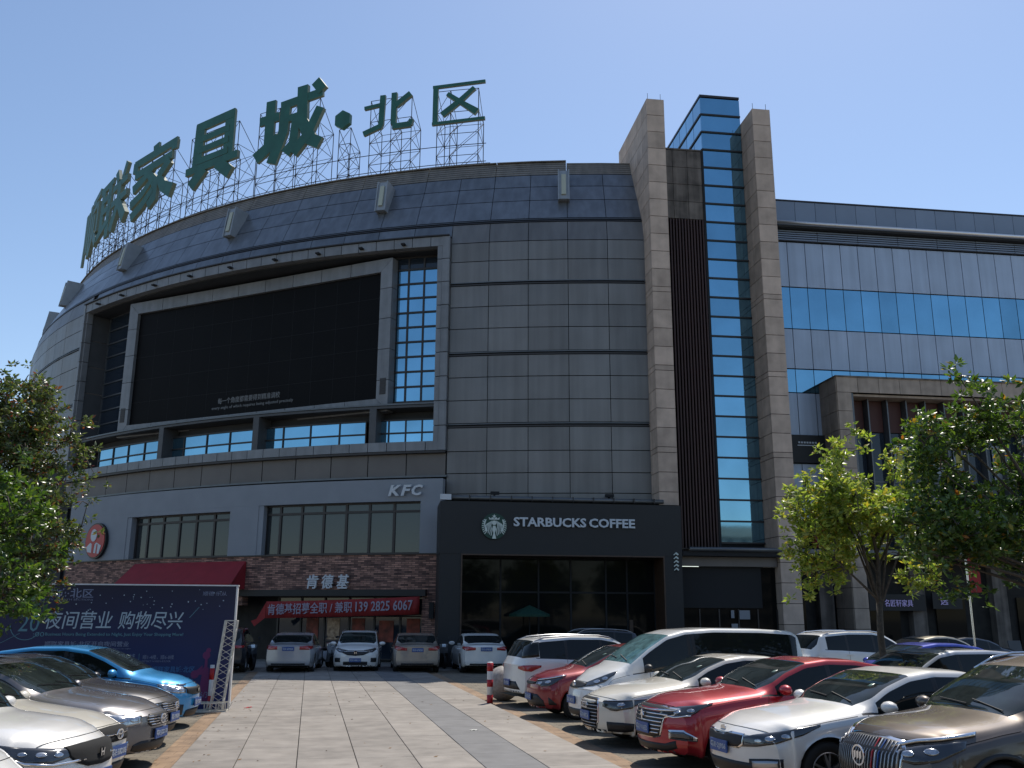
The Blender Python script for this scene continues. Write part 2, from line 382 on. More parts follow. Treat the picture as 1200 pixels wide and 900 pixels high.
# recess box: soffit, back, sides
b = MB(); n = 14
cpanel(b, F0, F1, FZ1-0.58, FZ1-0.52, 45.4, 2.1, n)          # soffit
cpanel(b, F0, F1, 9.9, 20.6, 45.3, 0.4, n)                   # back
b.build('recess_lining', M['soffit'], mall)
for k in range(6):
    z0 = 10.45+k*1.68
    b = MB(); e = 49.30
    b.hexa([cyl(e, z0+0.02, 45.9), cyl(e, z0+0.02, 47.55), cyl(e+0.25, z0+0.02, 47.55), cyl(e+0.25, z0+0.02, 45.9),
            cyl(e, z0+1.66, 45.9), cyl(e, z0+1.66, 47.55), cyl(e+0.25, z0+1.66, 47.55), cyl(e+0.25, z0+1.66, 45.9)])
    b.build('recess_tile', M['recess_tile'], mall)
b = MB(); e = F0+0.75
b.hexa([cyl(e-0.2, 10.4, 45.5), cyl(e-0.2, 10.4, 47.5), cyl(e, 10.4, 47.5), cyl(e, 10.4, 45.5), cyl(e-0.2, 20.6, 45.5), cyl(e-0.2, 20.6, 47.5), cyl(e, 20.6, 47.5), cyl(e, 20.6, 45.5)])
b.build('recess_cheek', M['recess_tile'], mall)
def grid_window(name, ths, zs, rr, gl, parent=mall, mw=0.10, mh=0.10, mt=0.10, mm='mullion', dark=None):
    """window: mullion grid mesh as the part, each pane a sub-part"""
    b = MB()
    for z in zs: cpanel(b, ths[0], ths[-1], z-mh/2, z+mh/2, rr, mt, max(1, len(ths)-1))
    da = math.degrees(mw*0.5/rr)
    for a in ths: cpanel(b, a-da, a+da, zs[0], zs[-1], rr, mt*0.9, 1)
    w = b.build(name, M[mm], parent)
    for i in range(len(ths)-1):
        for j in range(len(zs)-1):
            b = MB(); cpanel(b, ths[i]+da, ths[i+1]-da, zs[j]+mh/2, zs[j+1]-mh/2, rr, 0.03, 1)
            b.build('pane', M[dark] if dark and dark and (j >= len(zs)-2 and dark == 'glass_dark' and gl != 'glass_dark') else M[gl], w)
    return w
zz = [12.68+0.795*k for k in range(10)]
grid_window('window', [18.25, 19.46, 20.5, 21.6], zz+[20.5], 46.75, 'glass_blue', dark='glass_dark', mw=0.09, mh=0.09)
grid_window('window', [45.2, 49.2], [12.7+0.87*k for k in range(10)], 46.3, 'glass_dark', mm='mullion_light', mh=0.07)  # left bay: its dark reflection is put into the glass colour
# lower ribbon of windows under the screen
ledge_z = 12.20
b = MB(); cpanel(b, F0+0.75, F1-0.3, ledge_z, ledge_z+0.12, 45.7, 2.0, 20); b.build('ledge', M['recess_tile'], mall)
b = MB(); cpanel(b, F0+0.75, F1-0.3, ledge_z+0.14, ledge_z+0.22, 46.9, 0.85, 20); b.build('ledge_rail', M['grey_metal'], mall)
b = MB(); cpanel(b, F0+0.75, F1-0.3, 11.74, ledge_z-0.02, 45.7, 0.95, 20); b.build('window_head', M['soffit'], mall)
for segs in ([18.3, 19.25, 20.3, 21.4, 22.05], [22.9, 24.7, 26.75, 28.75, 30.2], [31.1, 33.0, 35.0, 37.1, 38.5], [39.3, 41.2, 43.1, 45.0, 47.0]):
    grid_window('window', segs, [10.45, 11.05, 11.72], 46.95, 'glass_blue', mw=0.06, mh=0.07)
for th in (22.12, 30.28, 38.46):
    b = MB(); cpanel(b, th-0.22, th+0.22, 10.45, 12.2, 46.2, 1.5); b.build('window_divider', M['recess_tile'], mall)
# ---- the flat black screen on its chord
A = cyl(44.0, 0, 47.2); B = cyl(21.3, 0, 47.2); chord = (B-A).normalized(); SW = (B-A).length; nrm = Vector((chord.y, -chord.x, 0))
Tsc = frame_T((A.x, A.y, 0), chord)
screen = thing('led_screen', 'huge black video screen in a grey tiled frame on the curved mall', 'screen', (A.x, A.y, 0))
screen.matrix_world = Tsc @ Matrix(((1, 0, 0, 0), (0, 0, 1, 0), (0, -1, 0, 0), (0, 0, 0, 1)))   # local x along, y into the wall, z up
screen.matrix_world = Matrix.Translation(A) @ Matrix.Rotation(math.atan2(chord.y, chord.x), 4, 'Z')
SZ0, SZ1 = 12.12, 20.36; fwid = 0.70
b = MB(); b.box(fwid-0.02, SW-fwid+0.02, -0.02, 0.5, SZ0+fwid, SZ1-fwid); b.build('display', M['screen'], screen)
M['screen_seam'] = mat('screen seam', (0.022, 0.022, 0.024), 0.5, spec=0.2)
for k in range(1, 12):
    b = MB(); x = fwid+(SW-2*fwid)*k/12; b.box(x-.006, x+.006, -.026, -.018, SZ0+fwid, SZ1-fwid); b.build('module_seam', M['screen_seam'], screen)
for k in range(1, 5):
    b = MB(); z = SZ0+fwid+(SZ1-SZ0-2*fwid)*k/5; b.box(fwid, SW-fwid, -.028, -.0185, z-.006, z+.006); b.build('module_seam', M['screen_seam'], screen)
b = MB(); b.box(0.02, SW-0.02, 0.10, 0.62, SZ0+0.02, SZ1-0.02); b.build('screen_back', M['joint'], screen)
n = 9; d_ = (SW-2*fwid)/n
for k in range(n):
    for z0, z1 in ((SZ0, SZ0+fwid), (SZ1-fwid, SZ1)):
        lo = z0 if z0 == SZ0 else z0; x0 = fwid+d_*k+0.015; x1 = fwid+d_*(k+1)-0.015
        b = MB(); inner_top = (z0 == SZ0)
        zi = z1 if inner_top else z0; zo = z0 if inner_top else z1
        # tiles slope back towards the display
        pts = [(x0, zo), (x1, zo), (x1, zi), (x0, zi)]
        if k == 0: pts = [(0.015, zo), (x1, zo), (x1, zi), (x0, zi)]
        if k == n-1: pts = [(x0, zo), (SW-0.015, zo), (x1, zi), (x0, zi)]
        b.prism(pts, -0.22, 0.3); b.build('frame_tile', M['frame_tile'], screen)
n = 5; d_ = (SZ1-SZ0)/n
for k in range(n):
    z0 = SZ0+d_*k; z1 = z0+d_
    for side in (0, 1):
        xo = 0.0 if side == 0 else SW; xi = fwid if side == 0 else SW-fwid
        za = z0+(fwid if k == 0 else 0.015); zb = z1-(fwid if k == n-1 else 0.015); zoa = z0+0.015; zob = z1-0.015
        b = MB(); b.prism([(xo, zoa), (xi, za), (xi, zb), (xo, zob)], -0.223, 0.3); b.build('frame_tile', M['frame_tile'], screen)
for side in (0.12, SW-0.50):
    b = MB(); b.box(side, side+0.36, -0.235, -0.21, SZ0+0.9, SZ0+1.75)
    for q in range(6): b.box(side+0.02, side+0.34, -0.25, -0.235, SZ0+0.95+q*0.13, SZ0+1.0+q*0.13)
    b.build('vent', M['mullion'], screen)
M['screen_text'] = mat('lit pixels', (0.13, 0.14, 0.15), 0.6, emit=(0.6, 0.7, 0.8), estr=0.03)
text_obj('每一个角度都需要得到精准调校', 'caption', M['screen_text'], 0.34, Matrix.Translation((7.30, -0.03, 13.52)) @ Matrix.Rotation(R(90), 4, 'X'), screen, 0.008, width=4.3)
text_obj('every angle of which requires being adjusted precisely', 'caption', M['screen_text'], 0.22, Matrix.Translation((6.9, -0.03, 13.18)) @ Matrix.Rotation(R(90), 4, 'X'), screen, 0.008, width=5.6)['kind'] = 'stuff'
# band of brown panels between the frame and the restaurant wall
a_ = 17.5; k = 0
while a_ < 50:
    a2 = min(a_+MOD, 50)
    cpart('panel', a_+0.03, a2-0.03, 8.78, 9.84, R0, 0.05, M['panel_brown']); a_ = a2
b = MB(); cpanel(b, 17.4, 52, 8.66, 8.75, 47.5, 0.35, 16); b.build('ledge', M['grey_metal'], mall)
b = MB(); cpanel(b, 17.4, 52, 8.52, 8.66, 47.3, 0.25, 16); b.build('shadow_gap', M['joint'], mall)
# ------------------------------------------------------------------ fried chicken restaurant front
RK = 48.45
kf = thing('fast_food_restaurant', 'grey rendered and brick restaurant front under the big black screen', 'restaurant')
def kpart(name, th0, th1, z0, z1, rr, t, m_, seg=None, parent=kf):
    b = MB(); cpanel(b, th0, th1, z0, z1, rr, t, seg or max(1, int((th1-th0)/1.6))); return b.build(name, m_, parent)
b = MB()
def kb(th0, th1, z0, z1, rr=RK-0.5, t=0.5): cpanel(b, th0, th1, z0, z1, rr, t, max(1, int((th1-th0)/1.6)))
kb(17.42, 46.6, 7.44, 8.5); kb(17.42, 18.68, 4.99, 7.438); kb(28.95, 31.0, 4.99, 7.438); kb(39.8, 46.6, 4.99, 7.438)
kb(31.0, 39.8, 7.22, 7.438, RK-0.5, 0.498)
b.build('wall', M['kfc_wall'], kf)
def brick_face(name, th0, th1, z0, z1, rr, t, parent=kf):
    b = MB(); n = max(1, int((th1-th0)/1.0)); cpanel(b, th0, th1, z0, z1, rr, t, n)
    o = b.build(name, M['brick'], parent, fix=False); me = o.data; uv = me.uv_layers.new(name='UVMap')
    for lp_ in me.loops:
        co = me.vertices[lp_.vertex_index].co
        an = math.atan2(CX-co.x, CY-co.y); uv.data[lp_.index].uv = (an*RK + (co.y+co.x)*0.0, co.z)
    return o
brick_face('brick_wall', 17.42, 46.6, 3.32, 4.93, RK-0.5, 0.46)
brick_face('brick_wall', 17.42, 18.45, 0, 3.318, RK-0.5, 0.46)
brick_face('brick_wall', 29.7, 46.6, 2.6, 3.318, RK-0.5, 0.46)
kpart('sill', 17.42, 46.6, 4.93, 4.99, RK-0.5, 0.54, M['mullion'])
kpart('lintel', 18.2, 30.2, 3.02, 3.318, RK-0.3, 0.50, M['black_wall'])
kpart('lamp', 17.75, 18.0, 2.0, 2.75, RK, 0.12, M['joint'], 1)
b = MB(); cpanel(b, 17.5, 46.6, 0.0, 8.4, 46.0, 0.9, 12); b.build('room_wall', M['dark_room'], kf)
M['rest_glass'] = mat('restaurant glass', (0.05, 0.058, 0.062), 0.04, 0.35, bump=0.03, bscale=0.7)
w1 = grid_window('window', [18.68, 20.35, 21.85, 23.3, 24.75, 26.2, 27.65, 28.6], [5.0, 7.0, 7.42], RK-0.42, 'rest_glass', kf, mw=0.12, mh=0.11)
w2 = grid_window('window', [31.0, 32.5, 33.95, 35.35, 36.8, 38.2, 39.3], [5.0, 6.85, 7.20], RK-0.42, 'rest_glass', kf, mw=0.12, mh=0.11)
kpart('window_reveal', 28.6, 28.95, 5.0, 7.43, RK-0.45, 0.42, M['kfc_wall'], 1)
kpart('window_reveal', 39.4, 39.8, 5.0, 7.2, RK-0.45, 0.42, M['kfc_wall'], 1)
dw = grid_window('shop_window', [18.6, 20.2, 21.8, 23.4, 25.0, 26.6, 28.2], [0.1, 2.1, 3.0], RK-1.4, 'glass_dark', kf, mw=0.09, mh=0.07)
M['poster'] = mat('poster print', (0.16, 0.03, 0.02), 0.6, nscale=3.0, namt=0.8, emit=(0.8, 0.25, 0.1), estr=0.006)  # a faint glow is added to the print itself
M['menu'] = mat('lit menu board', (0.30, 0.24, 0.18), 0.6, nscale=6.0, namt=0.7, emit=(1, .7, .4), estr=0.015)
for a0, a1, z0, z1, mm in ((19.0, 19.8, 0.8, 2.0, 'poster'), (20.6, 21.5, 0.9, 1.9, 'poster'), (22.4, 23.2, 1.2, 2.0, 'poster'), (24.0, 24.8, 1.0, 2.0, 'menu'), (25.4, 26.2, 0.7, 2.0, 'poster')):
    kpart('poster', a0, a1, z0, z1, RK-1.36, 0.02, M[mm], 1)
# dark left end
b = MB(); cpanel(b, 46.6, 70, 0, 8.5, 46.9, 0.5, 12); b.build('side_wall', M['black_wall'], kf)
# awning
aw = thing('red_awning', 'dark red sloping canvas awning on the brick wall above the billboard', 'awning', tuple(cyl(34, 3.7, RK)))
def loc(o, v): return tuple(Vector(v)-o.location)
b = MB(); th_ = [29.6, 31.8, 34, 36.2, 38.6]
for i in range(4):
    a0, a1 = th_[i], th_[i+1]
    P = [cyl(a0, 4.72, RK+0.02), cyl(a1, 4.72, RK+0.02), cyl(a1+0.1*(i == 3), 3.62, RK+1.15), cyl(a0-0.15*(i == 0), 3.62, RK+1.15)]
    Q = [p-Vector((0, 0, 0.05)) for p in P]
    b.hexa([loc(aw, q) for q in Q]+[loc(aw, p) for p in P])
b.build('canopy', M['awning_red'], aw)
b = MB()
for i in range(4):
    a0, a1 = th_[i], th_[i+1]; b.hexa([loc(aw, v) for v in (cyl(a0, 3.36, RK+1.12), cyl(a1, 3.36, RK+1.12), cyl(a1, 3.36, RK+1.16), cyl(a0, 3.36, RK+1.16),
            cyl(a0, 3.60, RK+1.12), cyl(a1, 3.60, RK+1.12), cyl(a1, 3.60, RK+1.16), cyl(a0, 3.60, RK+1.16))])
b.build('valance', M['awning_red'], aw)
for a0 in (29.6, 38.6):
    b = MB(); P = [cyl(a0, 4.7, RK+0.02), cyl(a0, 3.36, RK+1.14), cyl(a0, 3.36, RK+0.02)]
    Q = [p+Vector((0.04, 0.02, 0)) for p in P]; b.add([loc(aw, p) for p in P+Q], [(0, 1, 2), (5, 4, 3), (0, 3, 4, 1), (1, 4, 5, 2), (2, 5, 3, 0)]); b.build('side_panel', M['awning_red'], aw)
# ---- lettering that follows the wall
def wall_T(th, z, rr): a = R(th); return frame_T(cyl(th, z, rr), (math.cos(a), -math.sin(a), 0))
def tang(th): a = R(th); return Vector((math.cos(a), -math.sin(a), 0))
M['letter_side'] = mat('letter side', (0.03, 0.03, 0.035), 0.5)
s1 = thing('restaurant_sign', 'small white italic KFC letters on grey wall near the corner', 'sign', tuple(cyl(19.5, 7.67, RK)))
for i, (ch, th, w_) in enumerate((('K', 20.55, 0.66), ('F', 19.80, 0.52), ('C', 19.17, 0.56))):
    T = Matrix.Translation(-s1.location) @ wall_T(th, 7.68, RK+0.10)
    text_obj(ch, 'letter', M['white_letter'], 0.52, T, s1, 0.09, bold=0.035, width=w_, shear=0.25)
s2 = thing('restaurant_sign', 'white slanted Chinese characters fixed on the mixed brown brick wall', 'sign', tuple(cyl(24, 3.3, RK)))
for ch, th in (('肯', 25.28), ('德', 24.35), ('基', 23.42)):
    T = Matrix.Translation(-s2.location) @ wall_T(th, 3.36, RK+0.12)
    text_obj(ch, 'letter', M['white_letter'], 0.66, T, s2, 0.08, bold=0.018, width=0.62, shear=0.12)
ds = thing('round_sign', 'round red and white restaurant disc sign at the left end of the grey wall', 'sign', tuple(cyl(42.7, 6.06, RK+0.05)))
dT = Matrix.Translation(-ds.location) @ wall_T(42.7, 6.06, RK+0.03)
def disc(mb, rad, y0, y1, T, n=28, c=(0, 0), mi=0, sx=1.0):
    mb.prism([(c[0]+sx*rad*math.cos(2*math.pi*k/n), c[1]+rad*math.sin(2*math.pi*k/n)) for k in range(n)], y0, y1, mi, T)
Dm = dT @ Matrix(((1, 0, 0, 0), (0, 0, 1, 0), (0, -1, 0, 0), (0, 0, 0, 1)))
M['sign_red'] = mat('sign red', (0.42, 0.012, 0.018), 0.4); M['sign_black'] = mat('sign black', (0.008, 0.008, 0.009), 0.4)
b = MB(); disc(b, 0.98, -0.16, 0.0, Dm); b.build('rim', M['sign_black'], ds)
b = MB(); disc(b, 0.90, -0.19, -0.162, Dm); b.build('face', M['sign_red'], ds)
b = MB()   # plain head-and-shoulders shape, without any features
disc(b, 0.34, -0.215, -0.192, Dm, 20, (-0.12, 0.30), 0, 0.85)
b.prism([(-0.62, -0.60), (0.50, -0.72), (0.66, -0.28), (0.20, -0.10), (-0.05, -0.25), (-0.38, -0.10), (-0.72, -0.32)][::-1], -0.213, -0.192, 0, Dm)
b.build('emblem', M['white_letter'], ds)
b = MB(); b.prism([(-0.18, -0.66), (-0.02, -0.66), (0.04, -0.16), (-0.20, -0.16)][::-1], -0.232, -0.216, 0, Dm); b.prism([(0.22, -0.69), (0.32, -0.69), (0.34, -0.2), (0.26, -0.2)][::-1], -0.232, -0.216, 0, Dm)
b.build('stripe', M['sign_red'], ds)
# recruiting banner
bn = thing('banner', 'long red banner with pale Chinese text and phone number above the restaurant door', 'banner', tuple(cyl(23, 2.5, RK+0.1)))
A0, A1 = cyl(27.75, 0, RK+0.30), cyl(18.5, 0, RK+0.30); bd = (A1-A0).normalized(); bl = (A1-A0).length
b = MB(); nn = 40; vs = []
for i in range(nn+1):
    t = i/nn; sag = -0.10*4*t*(1-t)*0.3; wv = 0.03*math.sin(i*0.9)+0.02*math.sin(i*2.3)
    p = A0+bd*bl*t+Vector((bd.y, -bd.x, 0))*wv; ztop = 2.76+0.24*t+sag; zbot = 1.98+0.22*t+sag*0.6
    for z_ in (zbot, (zbot+ztop)/2, ztop): vs.append(tuple(Vector((p.x, p.y, z_))-bn.location))
fs = []
for i in range(nn):
    for j in range(2): a = i*3+j; fs.append((a, a+3, a+4, a+1))
b.add(vs, fs); o = b.build('cloth', M['red_cloth'], bn, smooth=True, fix=False); md = o.modifiers.new('s', 'SOLIDIFY'); md.thickness = 0.012
M['banner_text'] = mat('banner lettering', (0.30, 0.28, 0.36), 0.6)
def on_banner(x, z): p = A0+bd*x+Vector((bd.y, -bd.x, 0))*0.065; return frame_T(Vector((p.x, p.y, z))-bn.location, bd+Vector((0, 0, 0.03)))
text_obj('肯德基招募全职 / 兼职', 'lettering', M['banner_text'], 0.52, on_banner(0.15, 2.13), bn, 0.008, bold=0.012, width=4.4)
text_obj('139 2825 6067', 'lettering', M['banner_text'], 0.46, on_banner(4.72, 2.30), bn, 0.008, bold=0.015, width=2.85)
b = MB(); p0 = A0; b.add([tuple(Vector((p0.x, p0.y, z))-bn.location+bd*dx) for dx, z in ((0, 2.72), (0, 2.0), (-0.55, 1.60), (-0.75, 1.85), (-0.45, 1.95))], [(0, 1, 2, 3, 4)])
o = b.build('loose_end', M['red_cloth'], bn); md = o.modifiers.new('s', 'SOLIDIFY'); md.thickness = 0.012

# ------------------------------------------------------------------ coffee shop
cs = thing('coffee_shop', 'charcoal box shopfront of the coffee shop with deep timber lined opening', 'shop', (2.4, 41.8, 0))
def cb(name, x0, x1, y0, y1, z0, z1, m_, par=cs):
    b = MB(); o = par.location; b.box(x0-o.x, x1-o.x, y0-o.y, y1-o.y, z0-o.z, z1-o.z); return b.build(name, m_, par)
cb('fascia', 2.40, 13.42, 41.8, 44.2, 4.80, 7.10, M['black_wall'])
cb('side_wall', 2.42, 3.36, 41.82, 44.3, 0, 4.80, M['black_wall'])
cb('side_wall', 12.58, 13.40, 41.82, 44.3, 0, 4.80, M['black_wall'])
cb('lining', 3.36, 3.42, 41.78, 43.4, 0, 4.74, M['wood']); cb('lining', 12.52, 12.58, 41.78, 43.4, 0, 4.74, M['wood'])
cb('lining', 3.36, 12.58, 41.78, 43.4, 4.74, 4.80, M['wood'])
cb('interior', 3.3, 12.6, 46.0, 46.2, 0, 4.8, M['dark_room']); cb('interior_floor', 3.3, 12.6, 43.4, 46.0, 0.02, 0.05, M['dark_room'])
b = MB(); o_ = cs.location
xs = [3.42, 5.3, 7.05, 8.55, 10.2, 11.2, 12.52]; zs_ = [0.1, 3.2, 4.74]
for x in xs: b.box(x-0.04-o_.x, x+0.04-o_.x, 43.30-o_.y, 43.40-o_.y, 0.1, 4.74)
for z in zs_: b.box(3.42-o_.x, 12.52-o_.x, 43.31-o_.y, 43.39-o_.y, z-0.04, z+0.04)
wn_ = b.build('shop_window', M['joint'], cs)
M['shop_glass'] = mat('shop glass', (0.008, 0.009, 0.009), 0.04, 0.0, spec=0.10, bump=0.02, bscale=0.6)
for i in range(len(xs)-1):
    for j in range(2):
        b = MB(); b.box(xs[i]+0.04-o_.x, xs[i+1]-0.04-o_.x, 43.34-o_.y, 43.36-o_.y, zs_[j]+0.04, zs_[j+1]-0.04); b.build('pane', M['shop_glass'], wn_)
for x0, x1, z0, z1 in ((9.9, 10.25, 1.1, 1.5), (10.6, 10.95, 1.0, 1.5)):
    cb('notice', x0, x1, 43.26, 43.29, z0, z1, M['kfc_wall'])
tag(cb('door_panel', 11.25, 11.42, 43.2, 43.28, 0.1, 2.0, M['wood']))
# long tubular gutter pipe above the fascia, gives no light
lt = thing('gutter_pipe', 'long grey tubular wall washer lamp above the charcoal coffee shop fascia', 'lamp', (2.7, 42.1, 7.3))
b = MB(); b.tube([(0.2, 0, 0.0), (10.0, 0, 0.0)], 0.10, n=10); b.build('tube', M['grey_metal'], lt, True)
b = MB(); b.box(-0.30, 0.19, -0.13, 0.12, -0.12, 0.13); b.build('end_box', M['white_letter'], lt)  # lit look of the pipe end is put into its white colour
for x in np.arange(1.0, 10.0, 0.95):
    b = MB(); b.box(x-0.02, x+0.02, -0.115, 0.11, -0.115, 0.115); b.build('clamp', M['mullion'], lt)
b = MB(); b.box(0.0, 10.1, 0.12, 1.9, -0.22, 0.05); b.build('cover', M['joint'], lt)
for x, nm in ((6.6, 'left'), (10.45, 'right')):
    fl = thing('floodlight', f'small black floodlight under the grey panels, {nm} one above the coffee shop', 'lamp', (x-1.6 if nm == 'left' else x-0.0, 43.3, 7.62), group='floodlights above the coffee shop')
    b = MB(); b.box(-0.2, 0.2, -0.1, 0.1, 0, 0.13); b.build('housing', M['joint'], fl); b = MB(); b.box(-0.02, 0.02, -0.02, 0.5, -0.25, 0.02); b.build('bracket', M['joint'], fl)
# coffee shop lettering and round emblem
ct = thing('shop_sign', 'white capital letters STARBUCKS COFFEE on charcoal fascia', 'sign', (5.67, 41.8, 6.0))
M['coffee_letter'] = mat('coffee sign letter', (0.50, 0.55, 0.60), 0.5)
T = Matrix.Translation(-ct.location) @ frame_T((5.67, 41.76, 6.02), (1, 0, 0))
text_obj('STARBUCKS', 'word', M['coffee_letter'], 0.41, T, ct, 0.08, bold=0.028, width=3.30)
T = Matrix.Translation(-ct.location) @ frame_T((9.10, 41.76, 6.02), (1, 0, 0))
text_obj('COFFEE', 'word', M['coffee_letter'], 0.41, T, ct, 0.08, bold=0.028, width=2.12)
M['coffee_green'] = mat('dark green disc', (0.004, 0.045, 0.030), 0.5); M['coffee_white'] = mat('pale emblem', (0.55, 0.62, 0.58), 0.5)
ce = thing('round_sign', 'round green and white crowned figure emblem beside the coffee lettering', 'sign', (4.80, 41.76, 6.01))
b = MB(); disc(b, 0.57, -0.06, 0.03, None, 36); b.build('disc', M['coffee_green'], ce)
def stroke(mb, pts, ws, y0, y1, T=None, mi=0):
    """flat thick polyline in xz with per-point widths, extruded y0..y1"""
    pts = [Vector((p[0], p[1])) for p in pts]
    if not hasattr(ws, '__len__'): ws = [ws]*len(pts)
    Lp, Rp = [], []
    for i, p in enumerate(pts):
        a = pts[max(i-1, 0)]; c = pts[min(i+1, len(pts)-1)]; d = (c-a).normalized(); nn_ = Vector((-d.y, d.x)); k_ = 1.0
        if 0 < i < len(pts)-1:
            d1 = (p-a).normalized(); k_ = 1/max(0.5, abs(nn_.dot(Vector((-d1.y, d1.x)))))
        Lp.append(p+nn_*ws[i]*0.5*k_); Rp.append(p-nn_*ws[i]*0.5*k_)
    for i in range(len(pts)-1):
        q = [Lp[i], Rp[i], Rp[i+1], Lp[i+1]]; mb.prism([(v.x, v.y) for v in q], y0, y1, mi, T)
b = MB(); Y0, Y1 = -0.085, -0.061
b.prism([(0.10*math.sin(k*math.pi/5)*(1.0 if k % 2 == 0 else 0.42), 0.43+0.10*math.cos(k*math.pi/5)*(1.0 if k % 2 == 0 else 0.42)) for k in range(10)], Y0, Y1)
b.prism([(-0.22, 0.29), (0.22, 0.29), (0.25, 0.40), (0.14, 0.33), (0.10, 0.40), (0.0, 0.33), (-0.10, 0.40), (-0.14, 0.33), (-0.25, 0.40)], Y0, Y1)
disc(b, 0.10, Y0, Y1, None, 14, (0, 0.15)); b.build('crown', M['coffee_white'], ce)
b = MB()
for s_ in (-1, 1):
    for k in range(5):
        x = 0.11+0.055*k; stroke(b, [(s_*x*0.9, 0.24-0.03*k), (s_*(x+0.05), 0.02), (s_*(x-0.01+0.02*k), -0.2), (s_*(x+0.03+0.01*k), -0.42+0.05*k)], [0.03, 0.034, 0.034, 0.03], Y0, Y1)
b.build('hair', M['coffee_white'], ce)
b = MB()
for s_ in (-1, 1):
    for k in range(8):
        a = R(-38+k*10); c_ = (math.cos(a)*0.46*s_, math.sin(a)*0.46+0.02); c2 = (math.cos(a)*0.55*s_, math.sin(a)*0.55-0.01)
        stroke(b, [c_, c2], 0.035, Y0, Y1)
    stroke(b, [(s_*0.33, -0.22), (s_*0.42, 0.0), (s_*0.43, 0.18)], [0.10, 0.05, 0.05], Y0-0.002, Y1)
    stroke(b, [(s_*0.43, 0.15), (s_*0.36, 0.30)], [0.08, 0.02], Y0-0.003, Y1); stroke(b, [(s_*0.42, 0.17), (s_*0.52, 0.24)], [0.06, 0.02], Y0-0.004, Y1)
tag(b.build('tail', M['coffee_white'], ce), kind='stuff')
b = MB(); b.prism([(-0.09, -0.55), (0.09, -0.55), (0.03, -0.30), (0.09, -0.12), (0.05, 0.02), (-0.05, 0.02), (-0.09, -0.12), (-0.03, -0.30)], Y0, Y1); b.build('torso', M['coffee_white'], ce)
bs = thing('blade_sign', 'small pale scrollwork bracket sign on the right pier of the coffee shop', 'sign', (13.1, 41.8, 4.1))
b = MB()
for k in range(5):
    z = 0.08+k*0.17; stroke(b, [(-0.10, z), (0.02, z+0.10), (0.12, z+0.02)], 0.04, -0.06, -0.02); stroke(b, [(0.10, z), (-0.02, z+0.09)], 0.035, -0.062, -0.02)
b.build('scrollwork', M['coffee_white'], bs); b = MB(); b.box(-0.015, 0.015, -0.02, 0.0, 0, 0.9); b.build('bracket', M['joint'], bs)
# parasol in front of the shop
um = thing('parasol', 'dark green parasol standing before the coffee shop window', 'parasol', (6.5, 42.4, 0))
M['green_cloth'] = mat('green canvas', (0.0020, 0.0375, 0.0225), 0.8)
b = MB(); n = 8; vs = [(0, 0, 2.62)]+[(0.92*math.cos(2*math.pi*k/n), 0.92*math.sin(2*math.pi*k/n), 2.22) for k in range(n)]+[(0.92*math.cos(2*math.pi*k/n), 0.92*math.sin(2*math.pi*k/n), 2.12) for k in range(n)]
b.add(vs, [(0, 1+k, 1+(k+1) % n) for k in range(n)]+[(1+k, 9+k, 9+(k+1) % n, 1+(k+1) % n) for k in range(n)]); b.build('canopy', M['green_cloth'], um)
b = MB(); b.tube([(0, 0, 0.02), (0, 0, 2.6)], 0.025); b.tube([(0, 0, 0.0), (0, 0, 0.06)], 0.25, n=16); b.build('pole', M['joint'], um)

# ------------------------------------------------------------------ stone pylons and the glazed tower
def pylon(label, x0, x1, y0, y1, ztop, zbot, flip_x):
    t = thing('stone_pylon', label, 'pylon', ((x0+x1)/2, y0, 0), group=None)
    o = t.location; b = MB(); b.box(x0+0.04-o.x, x1-0.04-o.x, 0.04, y1-y0, zbot, ztop-0.02); b.build('core', M['joint'], t)
    zs = []; z = ztop; k = 0
    while z > zbot+0.2:
        h_ = 0.93; zs.append((max(z-h_, zbot), z)); z -= h_; k += 1
        if k in (11, 15, 19, 24) and z > zbot+0.3: zs.append((z-0.26, z)); z -= 0.26
    mfront = {}
    def blk(name, X0, X1, Ya, Yb, Z0, Z1):
        b = MB(); gp = 0.014
        b.box(X0-o.x, X1-o.x, Ya-o.y, Yb-o.y, Z0+gp, Z1-gp); return b.build(name, M['stone'], t, fix=False)
    for (z0, z1) in zs:
        blk('stone_block', x0, x1, y0, y0+0.12, z0, z1)
        ye = [y0+0.13, y0+1.0]
        while ye[-1] < y1-0.3: ye.append(min(ye[-1]+1.05, y1))
        for i in range(len(ye)-1):
            if (z1 < 20 and i > 1): continue
            b = MB(); blk('stone_block', x0, x0+0.05, ye[i]+0.012, ye[i+1]-0.012, z0, z1)
    for x in (x0+0.12, x1-0.12):
        b = MB(); b.bar((x-o.x, 0.2, ztop-0.03), (x-o.x, 0.2, ztop+0.42), 0.025); b.build('lightning_rod', M['mullion'], t)
    return t
py1 = pylon('left stone pylon beside the curved facade, standing above the coffee shop corner', 12.53, 13.45, 42.13, 48.0, 28.08, 7.15, True)
py2 = pylon('right stone pylon between the glazed tower and the flat wing, reaching the ground', 18.20, 19.16, 42.13, 47.0, 27.98, 0.0, True)
tw = thing('glass_tower', 'slim blue glazed tower with brown slats between two stone pylons', 'tower', (15.99, 43.75, 0))
o = tw.location
b = MB(); b.box(0.04, 2.17, 0.06, 6.5, 5.3, 29.40); b.build('core', M['joint'], tw)
b = MB(); b.box(-0.03, 2.19, -0.03, 6.6, 29.42, 29.55); b.build('roof_cap', M['mullion'], tw)
zt = 29.40; k = 0
PT = 1.035
